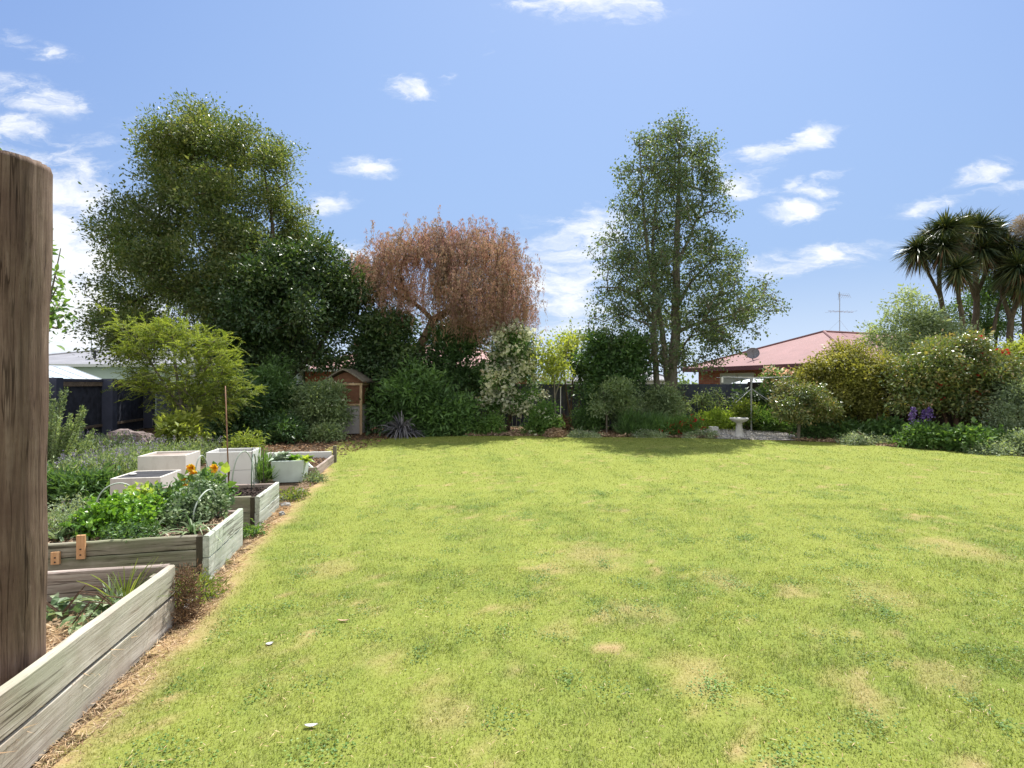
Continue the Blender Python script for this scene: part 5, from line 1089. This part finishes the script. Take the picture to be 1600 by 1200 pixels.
# dark flax
def strap_leaves(root, name, mat, c, n, ln, wd, rng, up=1.0, spread=1.0, droop=.6, k=5, dirs=None):
    u = norm(rng.normal(size=(n, 3))*np.array([spread, spread, .5])+np.array([0, 0, up])) if dirs is None else dirs
    l = ln*rng.uniform(.65, 1.1, n); s = norm(np.cross(u, rng.normal(size=(n, 3))*.3+np.array([0, 0, 1.]))); V = []; t = np.linspace(0, 1, k+1)
    h = norm(u*np.array([1, 1, 0])+1e-6); dr = droop*rng.uniform(.4, 1.5, n)
    for i, tt in enumerate(t):
        w_ = wd*(1-tt**2.2)*.5+.0015; p = c+u*(l*tt)[:, None]; p = p+np.array([0, 0, -1.])*(dr*l*tt**2.2)[:, None]+h*(dr*l*.15*tt**2)[:, None]
        V += [p-s*w_, p+s*w_]
    V = np.stack(V, 1).reshape(-1, 3); m = 2*(k+1); q = np.array([[2*i, 2*i+1, 2*i+3, 2*i+2] for i in range(k)]); lp = (np.arange(n)[:, None, None]*m+q[None]).ravel()
    return link(name, raw_mesh(name, V, lp, np.arange(0, len(lp), 4), {'rnd': ('FACE', np.repeat(rng.random(n), k))}), mat, root)
rng = np.random.default_rng(61); g = G(625, 684); root = empty('flax_plant', g, 'dark purple grey flax with arching strap leaves at the lawn edge', 'plant')
strap_leaves(root, 'leaves', 'leaf_flax', g+np.array([0, .25, .02]), 190, 1.25, .06, rng, up=1.7, spread=.75, droop=.85)

# cabbage trees
def cabbage_tree(label, base, stems, heads, Y):
    rng = np.random.default_rng(int(base)); root = empty('cabbage_tree', S(base, 680, Y)*np.array([1, 1, 0]), label, 'tree', 'palm-like trees at the right')
    fr, _ = grow([([S(*q, Y) if len(q) == 2 else S(q[0], q[1], Y+q[2]) for q in s[0]], [w_*.75 for w_ in s[1]]) for s in stems], [], rng=rng, seg=8); limb_obj('trunk', 'bark_brown', root, fr)
    for hx, hy, r, dy in heads:
        c = P(hx, hy, Y+dy); rr = r/F*Y*1.1; n = 620; u = norm(rng.normal(size=(n, 3))+np.array([0, 0, .1])); o = strap_leaves(root, 'crown', 'leaf_cabbage_tree', c, n, rr*1.02, .042, rng, droop=.32, dirs=u)
        u = norm(rng.normal(size=(60, 3))*np.array([.7, .7, .3])+np.array([0, 0, -1.])); strap_leaves(root, 'dead_skirt', 'dead_leaf', c-np.array([0, 0, .1]), 60, rr*1.0, .045, rng, droop=.2, dirs=u)
    return root
cabbage_tree('palm-like tree leaning left, outermost left of its group', 1486, [([(1488,680),(1486,520),(1475,490),(1468,440),(1473,375)], [.16,.14,.11,.09,.07]), ([(1474,480),(1460,445),(1445,415),(1436,390)], [.08,.07,.06,.05])], [(1434,390,32,0),(1455,372,32,.3),(1478,358,36,-.3),(1474,385,34,-.5)], 18.8)
cabbage_tree('short single-headed palm-like tree between two taller ones', 1505, [([(1504,680),(1504,520),(1498,465),(1497,430)], [.12,.11,.09,.07])], [(1497,420,30,-.3)], 18.2)
cabbage_tree('tallest palm-like tree with three broad heads, middle of its group', 1528, [([(1524,680),(1524,520),(1526,460),(1518,370)], [.17,.15,.12,.07]), ([(1526,460),(1542,420),(1552,380)], [.1,.08,.06]), ([(1525,470),(1512,430),(1503,385)], [.09,.07,.05])], [(1508,356,36,.2),(1530,358,38,-.2),(1552,366,36,.3),(1498,384,34,.5),(1534,390,34,-.4),(1558,388,32,0),(1518,375,38,.6)], 19.4)
r_ = cabbage_tree('palm-like tree at the right frame edge with a tan flower plume', 1582, [([(1580,680),(1578,520),(1588,470),(1594,415)], [.15,.13,.10,.07]), ([(1579,500),(1565,450),(1575,400)], [.1,.08,.06]), ([(1552,520,.4),(1560,480,.3),(1575,440,.1)], [.08,.07,.05]), ([(1602,540),(1602,450),(1610,400)], [.14,.1,.07])], [(1592,416,36,-.4),(1576,388,34,.3),(1610,392,36,-.2),(1598,440,32,-.3),(1575,425,28,.4)], 18.6)
rng = np.random.default_rng(8); c = P(1597, 355, 18.4); n = 2600; u = norm(rng.normal(size=(n, 3))+[0, 0, .2]); p = c+u*np.array([.42, .4, .46])*rng.random((n, 1))**.7+[.12, 0, 0]; leaf_obj('flower_plume', 'seedhead', r_, p, u*1.2+rng.normal(size=(n, 3))*.5, rng.normal(size=(n, 3)), .11, .016)
plant('understory_tree', 'thin leafy tree growing among the palm-like trunks', 'tree', [(1540,450,40,24,0,.9),(1575,475,34,26,0,.8),(1520,485,30,22,0,.8),(1550,510,40,14,0,.8),(1455,450,14,22,0,.5),(1420,455,14,16,0,.4)], 20.6, 'leaf_deep', 200, 30, .13, .06, base=1545, bark='bark_dark', sig=.2, trunk_r=.08, spikes=.2, max_tw=200)

# left side shrubs
plant('bamboo_shrub', 'bright mid green soft shrub under the tallest evergreen', 'shrub', [(430,600,34,34,0,.7),(405,640,34,36,0,.7),(450,640,26,36,0,.6),(420,575,24,16,0,.5)], 16.0, 'leaf_deep', 300, 55, .13, .05, sig=.16, max_tw=120, spikes=.15)
plant('viburnum_shrub', 'pale tipped green shrub leaning against the playhouse', 'shrub', [(498,628,28,30,0,.7),(485,650,30,30,0,.6),(518,646,24,30,0,.6),(503,606,24,18,0,.4),(470,670,24,18,0,.5)], 15.7, 'leaf_sage', 300, 50, .12, .045, sig=.15, max_tw=120, spikes=.15, flowers=[('petal_white', 40, .07, 7)])
plant('low_bush', 'white speckled low bush at the left lawn corner', 'shrub', [(490,680,26,12,0,.4),(515,676,18,10,0,.4),(470,688,18,9,0,.3)], 14.9, 'leaf_sage', 110, 44, .09, .045, sig=.11, max_tw=20, flowers=[('petal_white', 22, .06, 5)])
plant('dark_bush', 'dark green bush behind the feathery lime tree', 'shrub', [(360,610,34,36,0,.7),(385,650,34,34,0,.7),(350,655,34,34,0,.6)], 14.8, 'leaf_dark', 220, 50, .13, .05, sig=.16, max_tw=90)
plant('dark_bush', 'dark bush in the deep shade between the mid green soft shrub and the lawn', 'shrub', [(440,672,34,20,0,.5),(400,688,36,14,0,.5)], 14.6, 'leaf_dark', 140, 46, .12, .05, sig=.14, max_tw=40)
plant('young_shrub', 'small yellow green broad leaved bush below the feathery tree', 'shrub', [(280,670,20,14,0,.35),(270,662,12,10,0,.3),(290,682,16,12,0,.3)], 11.0, 'leaf_yellow', 60, 28, .12, .06, sig=.10, max_tw=40, spikes=.2)
plant('feathery_shrub', 'low feathery lime plant right behind the tall white planter', 'shrub', [(385,694,16,8,0,.25),(370,700,14,6,0,.2)], 9.3, 'leaf_feather', 50, 34, .08, .02, sig=.09, max_tw=30)
def rosemary():
    Y = 8.2; rng = np.random.default_rng(71); base = S(70, 775, Y)*np.array([1, 1, 0]); base[2] = 0; root = empty('rosemary_bush', base, 'upright rosemary bush with needle leaves beside the thick post', 'shrub')
    P0 = []; D = []; m = MB()
    tips = [(85,625),(98,612),(103,607),(128,640),(118,680),(132,636),(75,660),(110,660),(90,690),(138,690),(125,705),(100,700),(60,640),(70,620),(80,720),(112,720),(90,650),(140,680),(52,660),(64,700),(95,735),(120,665),(84,680),(105,690),(70,740),(90,640),(112,648),(78,600),(134,662),(100,668),(122,694),(88,655),(146,672),(80,635)]
    for (tx, ty) in tips:
        t = P(tx+rng.normal()*3, ty, Y+rng.normal()*.18); b = base+np.array([rng.normal()*.08, rng.normal()*.08, 0]); mid = b*.5+t*.5+np.array([(t[0]-b[0])*.12, 0, -.08]); tt = np.linspace(0, 1, 10)[:, None]
        pts = (1-tt)**2*b+2*(1-tt)*tt*mid+tt**2*t; m.tube(pts, np.linspace(.008, .003, 10), 5)
        k = 520; s = rng.uniform(.12, 1.0, k)[:, None]; p = (1-s)**2*b+2*(1-s)*s*mid+s**2*t; P0.append(p+rng.normal(size=p.shape)*.012); ax = norm(t-mid); D.append(rng.normal(size=p.shape)*.8+ax*.9)
    m.build('stem', 'bark_brown', root); p = np.vstack(P0); d = np.vstack(D); leaf_obj('foliage', 'leaf_sage', root, p, d, rng.normal(size=p.shape), .05, .014)
rosemary()
def lavender(label, px0, px1, py, Y, n, hh=.55, group='lavender and catmint drift by the left fence'):
    rng = np.random.default_rng(px0); w0 = (px0-800)/F*Y; w1 = (px1-800)/F*Y; b = np.column_stack([rng.uniform(w0, w1, n), Y+rng.normal(size=n)*.35, np.zeros(n)])
    root = empty('lavender_plant', ((w0+w1)/2, Y, 0), label, 'lavender', group); hgt = hh*rng.uniform(.4, 1.1, n); dr = np.column_stack([rng.normal(size=n)*.2, rng.normal(size=n)*.2, np.ones(n)]); t = b+dr*hgt[:, None]
    k = 16; s = rng.random((n, k, 1)); p = (b[:, None]*(1-s)+t[:, None]*s+rng.normal(size=(n, k, 3))*.03).reshape(-1, 3); p[:, 2] = np.maximum(p[:, 2], .02)
    leaf_obj('foliage', 'leaf_sage', root, p, rng.normal(size=p.shape)*.6+[0, 0, .8], rng.normal(size=p.shape), .075, .018)
    f = t[rng.random(n) < .2]; k = 9; p = (np.repeat(f, k, 0)+np.column_stack([rng.normal(size=len(f)*k)*.012, rng.normal(size=len(f)*k)*.012, rng.uniform(-.02, .09, len(f)*k)])); leaf_obj('blossoms', 'petal_lavender', root, p, rng.normal(size=p.shape), rng.normal(size=p.shape), .025, .02)
lavender('purple catmint clump next to the rosemary bush', 80, 135, 0, 7.6, 420, .5); lavender('purple catmint clump between the rosemary and the cream boxes', 130, 185, 0, 7.9, 480, .52)
lavender('tall grey green catmint behind the cream boxes', 180, 250, 0, 9.2, 520, .52); lavender('catmint clump in front of the old log', 110, 200, 0, 10.4, 480, .58); lavender('grey leafed clump in front of the mid green soft shrub, behind the cream box', 235, 325, 0, 10.6, 420, .5)
plant('leafy_clump', 'dark leafy clump at the foot of the rosemary bush', 'plant', [(92,765,24,16,0,.25),(140,768,30,14,0,.25),(170,772,20,10,0,.2)], 7.0, 'leaf_deep', 130, 34, .11, .03, sig=.09, max_tw=10, fine=False, droop=-.3)
plant('long_grass', 'long green grass between the white planter and the mint tub', 'grass', [(410,735,9,16,0,.2),(408,745,9,12,0,.2)], 8.5, 'leaf_mid', 50, 20, .18, .010, sig=.07, droop=-1.6, max_tw=5, zmin=.02)

# apple branch behind the post
plant('apple_tree', 'young tree with small leaves rising just behind the thick post', 'tree', [(92,400,7,18,0,.15),(88,440,9,22,0,.15),(90,490,8,28,0,.2),(80,525,8,20,0,.2),(40,480,40,70,0,.5),(2,236,9,8,0,.1),(30,400,30,60,0,.4)], 5.6, 'leaf_mid', 120, 12, .07, .032, base=40, bark='bark_grey', sig=.06, trunk_r=.05, max_tw=120, fine=True, zmin=.8,
      stems=[([S(40,836,5.6)*[1,1,0], S(40,600,5.6), S(70,500,5.6), S(95,388,5.6)], [.03,.025,.014,.004]), ([S(40,600,5.6), S(30,400,5.6), S(2,240,5.6)], [.025,.015,.004])])

# ------------------------------------------------------------------ vegetables
def veg(label, px, py, Y, r, h, mat, n, ln, wd, cat='vegetable', name='leafy_vegetable', z0=.33, group='leafy greens in the raised bed', up=.7, fine=True, seed=None):
    rng = np.random.default_rng(px*7+py); c = P(px, py, Y); c[2] = z0; root = empty(name, c, label, cat, group)
    u = norm(rng.normal(size=(n, 3))); u[:, 2] = np.abs(u[:, 2])*.9+.1; s = rng.random(n)**.45; t = c+u*np.array([r, r*.9, h])*s[:, None]
    m0 = np.tile(c, (n, 1))+rng.normal(size=(n, 3))*np.array([.02, .02, 0]); k = min(n, 90); V = frusta(m0[:k], t[:k], np.full(k, .004), np.full(k, .002), 4); limb_obj('stem', 'hose_green', root, V)
    per = 5; tt = np.repeat(t, per, 0); m = len(tt); p = tt+rng.normal(size=(m, 3))*ln*.5; d = norm(tt-c)*.6+rng.normal(size=(m, 3))*.7
    rnd = np.clip(np.repeat(rng.random(n), per)*.5+rng.random(m)*.5, 0, 1)
    leaf_obj('foliage', mat, root, p, d, rng.normal(size=(m, 3))*.6+[0, 0, up], ln*rng.uniform(.6, 1.3, m), wd*rng.uniform(.7, 1.2, m), rnd, fine, .18); return root
veg('bushy bright green parsley at the lawn-side middle of the leafy bed', 205, 815, 4.65, .30, .34, 'leaf_veg', 230, .05, .036)
veg('large glossy celery in the centre of the leafy bed, under the low hoop', 165, 820, 4.55, .26, .30, 'leaf_veg', 230, .055, .04)
veg('pale lime leafed vegetable behind the celery', 222, 800, 4.95, .25, .32, 'leaf_lime', 130, .06, .045)
veg('dark green kale clump at the back of the leafy bed', 262, 795, 5.0, .22, .34, 'leaf_deep', 150, .06, .045)
veg('grey green broad bean clump at the lawn end of the leafy bed', 320, 800, 5.05, .27, .42, 'leaf_blue', 190, .05, .032)
veg('blue green leafy vegetable left of the broad beans', 290, 805, 4.8, .22, .30, 'leaf_blue', 150, .045, .03)
veg('feathery grey green carrot tops at the post end of the leafy bed', 98, 835, 4.45, .24, .22, 'leaf_sage', 220, .035, .012, fine=False)
veg('soft grey green herb clump behind the carrot tops', 118, 810, 4.9, .28, .25, 'leaf_grey', 200, .035, .014, fine=False)
veg('low herbs along the front plank of the leafy bed', 205, 842, 4.35, .22, .14, 'leaf_deep', 120, .04, .022)
for i, (px, py, Y, h_, lb) in enumerate(((300, 835, 4.5, .42, 'leek with drooping blue green leaves at the bed corner'), (135, 845, 4.35, .3, 'strappy onion plant by the orange offcut'), (238, 838, 4.45, .3, 'strappy onion plant midway along the front plank'), (90, 850, 4.3, .34, 'strappy onion plant closest to the thick post'))):
    c = P(px, py, Y); c[2] = .33; root = empty('leek', c, lb, 'vegetable', 'leeks and onions in the leafy bed'); strap_leaves(root, 'leaves', 'leaf_blue', c, 26 if i == 0 else 16, h_, .02, np.random.default_rng(i+90), up=1.2, spread=.8, droop=.8)
def blooms(label, pts, Y):
    rng = np.random.default_rng(15)
    for i, (px, py, lb) in enumerate(pts):
        c = P(px, py, Y); root = empty('courgette_flower', c, lb, 'flower', 'orange yellow blooms above the leafy bed'); n = 12; a = np.arange(n)*2.4
        d = np.column_stack([np.cos(a)*.7, -.7+0*a, np.sin(a)*.7]); leaf_obj('petals', 'petal_orange', root, np.tile(c, (n, 1)), d, np.tile([0, -1., .3], (n, 1))+rng.normal(size=(n, 3))*.3, .075, .05, None, True)
        MB().tube([c-np.array([0, 0, .38]), c-np.array([0, -.01, .1]), c], .005, 5).build('stem', 'hose_green', root)
blooms('', [(301, 731, 'orange bloom, uppermost left beside the cream box'), (306, 741, 'orange bloom just below the uppermost left one'), (292, 753, 'yellow bloom lowest of the group, over the leafy greens'), (337, 731, 'orange bloom beside the lime leaf before the tall white planter')], 5.9)
veg('leafy courgette plant carrying the orange blooms', 318, 770, 5.95, .30, .34, 'leaf_mid', 70, .10, .085, z0=.29, group='plants in the bare soil bed')
c = P(352, 740, 6.0); root = empty('courgette_leaf', c-np.array([0, 0, .42]), 'single big lime leaf in front of the tall white planter', 'leaf'); leaf_obj('blade', 'leaf_lime', root, np.array([c, c-[.03, 0, .08]]), np.array([[.2, -.2, 1.], [-.5, -.3, .7]]), np.array([[.3, -1, .3], [.2, -1, .4]]), .15, .11, None, True)
MB().tube([c-np.array([0, 0, .42]), c], .006, 5).build('stem', 'hose_green', root)
# cabbages in the mint tub
for i, (px, py, r, lb, mt) in enumerate(((440, 722, .21, 'pale blue cabbage spilling over the mint tub', 'leaf_cabbage'), (460, 716, .15, 'green lettuce in the middle of the mint tub', 'leaf_veg'), (478, 718, .15, 'lime lettuce at the right of the mint tub', 'leaf_lime'))):
    c = P(px, py, 8.72); c[2] = .31; root = empty('cabbage', c, lb, 'vegetable', 'vegetables in the mint tub'); rng = np.random.default_rng(i+5); n = 34; a = rng.random(n)*6.283; tl = rng.uniform(.15, 1.1, n)
    d = np.column_stack([np.cos(a)*tl, np.sin(a)*tl, 1.15-tl*.8]); leaf_obj('leaves', mt, root, np.tile(c, (n, 1)), d, np.column_stack([-np.cos(a)*.5, -np.sin(a)*.5, np.ones(n)]), r*(.8+.5*rng.random(n)), r*.75, None, True, .25)
veg('low weedy tuft at the corner of the mint tub', 492, 745, 8.6, .22, .18, 'leaf_sage', 80, .05, .02, z0=.0, fine=False, group='weeds between the beds', cat='weed', name='weed_clump')
veg('dry weedy tuft behind the bare soil bed', 455, 768, 7.3, .25, .16, 'leaf_feather', 80, .05, .02, z0=.0, fine=False, group='weeds between the beds', cat='weed', name='weed_clump')
veg('green weeds at the lawn side of the bare soil bed', 395, 835, 5.6, .14, .10, 'leaf_mid', 60, .05, .02, z0=.0, fine=False, group='weeds between the beds', cat='weed', name='weed_clump')
veg('yellow green weeds in the gap between the two nearest beds', 305, 902, 3.95, .22, .14, 'leaf_feather', 120, .06, .012, z0=.0, fine=False, group='weeds between the beds', cat='weed', name='weed_clump')
# bed 1 contents
def ground_leaves():
    rng = np.random.default_rng(77); c = np.array([-2.72, 3.2, .2]); root = empty('squash_plant', c, 'sprawling wilted grey green leaves on straw in the nearest bed', 'plant')
    n = 110; p = c+np.column_stack([rng.uniform(-.42, .30, n), rng.uniform(-.2, .14, n), rng.uniform(.0, .09, n)]); d = np.column_stack([rng.normal(size=(n, 2)), rng.normal(size=n)*.3]); leaf_obj('leaves', 'leaf_blue', root, p, d, rng.normal(size=(n, 3))*.5+[0, 0, 1], .085*rng.uniform(.5, 1.2, n), .05, None, True, .25)
    m = MB()
    for i in range(9):
        a = c+np.array([rng.uniform(-.4, .2), rng.uniform(-.2, .2), .04]); m.tube([a, a+[.08, .03, .12], a+[.18, .05, .10], a+[.25, .08, .02]], .004, 5)
    m.build('stem', 'bark_red', root)
ground_leaves()
c = np.array([-2.56, 3.27, .18]); root = empty('grass_tuft', c, 'arching green grass tuft in the corner of the nearest bed', 'grass'); strap_leaves(root, 'blades', 'leaf_blue', c, 170, .29, .006, np.random.default_rng(3), up=1.1, spread=.8, droop=.55)
strap_leaves(root, 'blades', 'leaf_feather', c+np.array([.05, .05, 0]), 60, .42, .005, np.random.default_rng(4), up=1.2, spread=.8, droop=.3)
c = np.array([A1[0]+.03, A1[1]+.07, 0.]); root = empty('dry_weed', c, 'tangle of dead brown weeds at the end of the nearest bed', 'weed'); rng = np.random.default_rng(31); n = 1400; p = c+np.column_stack([rng.normal(size=n)*.04, rng.normal(size=n)*.06, rng.random(n)**1.2*.36]); leaf_obj('stalks', 'dead_leaf', root, p, rng.normal(size=(n, 3))+[0, 0, .5], rng.normal(size=(n, 3)), .05, .006)
for i, (px, py, n, l_, lb) in enumerate(((290, 925, 110, .16, 'tuft of green grass in the gap beyond the nearest bed'), (318, 915, 70, .13, 'small yellowing grass tuft by the concrete edging'), (350, 880, 70, .10, 'low grass tuft at the foot of the pale bed side'))):
    c = G(px, py); root = empty('grass_tuft', c, lb, 'grass', 'grass tufts along the beds'); strap_leaves(root, 'blades', 'leaf_feather' if i else 'leaf_veg', c, n, l_, .006, np.random.default_rng(i+40), up=1.2, spread=.9, droop=.5)
for i, (px, py, w_, lb) in enumerate(((446, 792, .20, 'flat pale stone at the far corner of the bare soil bed'), (458, 778, .16, 'small grey stone among weeds, second beyond the bare soil bed'), (470, 768, .18, 'pale stone among weeds nearest the far white boarded bed'), (441, 806, .12, 'smallest pale stone on the dry grass beside the bare soil bed'))):
    g = G(px, py); rr = np.random.default_rng(i); m = MB(); m.lathe(g, [(w_*.2, 0), (w_*.32, .01), (w_*.3, .035), (w_*.12, .05)], 10); m.v[-1] += rr.normal(size=m.v[-1].shape)*.008; tag(m.build('stone', 'edging_concrete', None, g), lb, 'stone', 'loose stones beside the beds')
# things lying on the lawn
def lawn_leaf(label, px, py, ln, wd, mat, rz, name='fallen_leaf', cat='leaf', grp='debris on the lawn'):
    c = G(px, py)+np.array([0, 0, .020]); n = 9; t = np.linspace(-1, 1, n); V = []
    for x in t:
        for s in (-1, 0, 1):
            w_ = wd*.5*(1-x*x)**.7*s; lx = x*ln/2; V.append((lx*math.cos(rz)-w_*math.sin(rz), lx*math.sin(rz)+w_*math.cos(rz), abs(s)*wd*.12+.16*ln*x*x*.5))
    Fs = [(3*i+j, 3*i+3+j, 3*i+4+j, 3*i+1+j) for i in range(n-1) for j in range(2)]; V = np.array(V)+c; m = MB().add(V, Fs).add(V-np.array([0, 0, .002]), [tuple(reversed(f)) for f in Fs])
    tag(m.build(name, mat, None, c), label, cat, grp)
lawn_leaf('pale curled fallen leaf on the lawn, nearest the bottom edge', 486, 1140, .065, .022, 'curtain', .1); lawn_leaf('crumpled whitish fallen leaf on the lawn below the nearest bed corner', 421, 1011, .045, .034, 'curtain', .5)
lawn_leaf('thin tan bark curl on the lawn', 536, 974, .09, .02, 'pale_timber', -.05, 'bark_curl', 'bark'); 
# distant greenery beyond the gardens
def far_trees():
    rng = np.random.default_rng(91); 
    W = [(np.array([x, 95+rng.normal()*6, rng.uniform(.5, 1.5)]), np.array([rng.uniform(5, 9), 3, rng.uniform(1.6, 3.4)])) for x in np.arange(-120, 125, 8)]
    C, U = blob_points(W, 1500, .4, rng); C[:, 2] = np.maximum(C[:, 2], .1); n = len(C)*14; c = np.repeat(C, 14, 0)+rng.normal(size=(n, 3))*.5
    o = leaf_obj('distant_treeline', 'leaf_sage', None, c, rng.normal(size=(n, 3)), rng.normal(size=(n, 3))+[0, 0, .5], .9, .55); tag(o, 'distant tree line on the horizon', None, None, 'stuff')
far_trees()
print('objects', len(bpy.data.objects), 'faces', sum(len(m.polygons) for m in bpy.data.meshes))
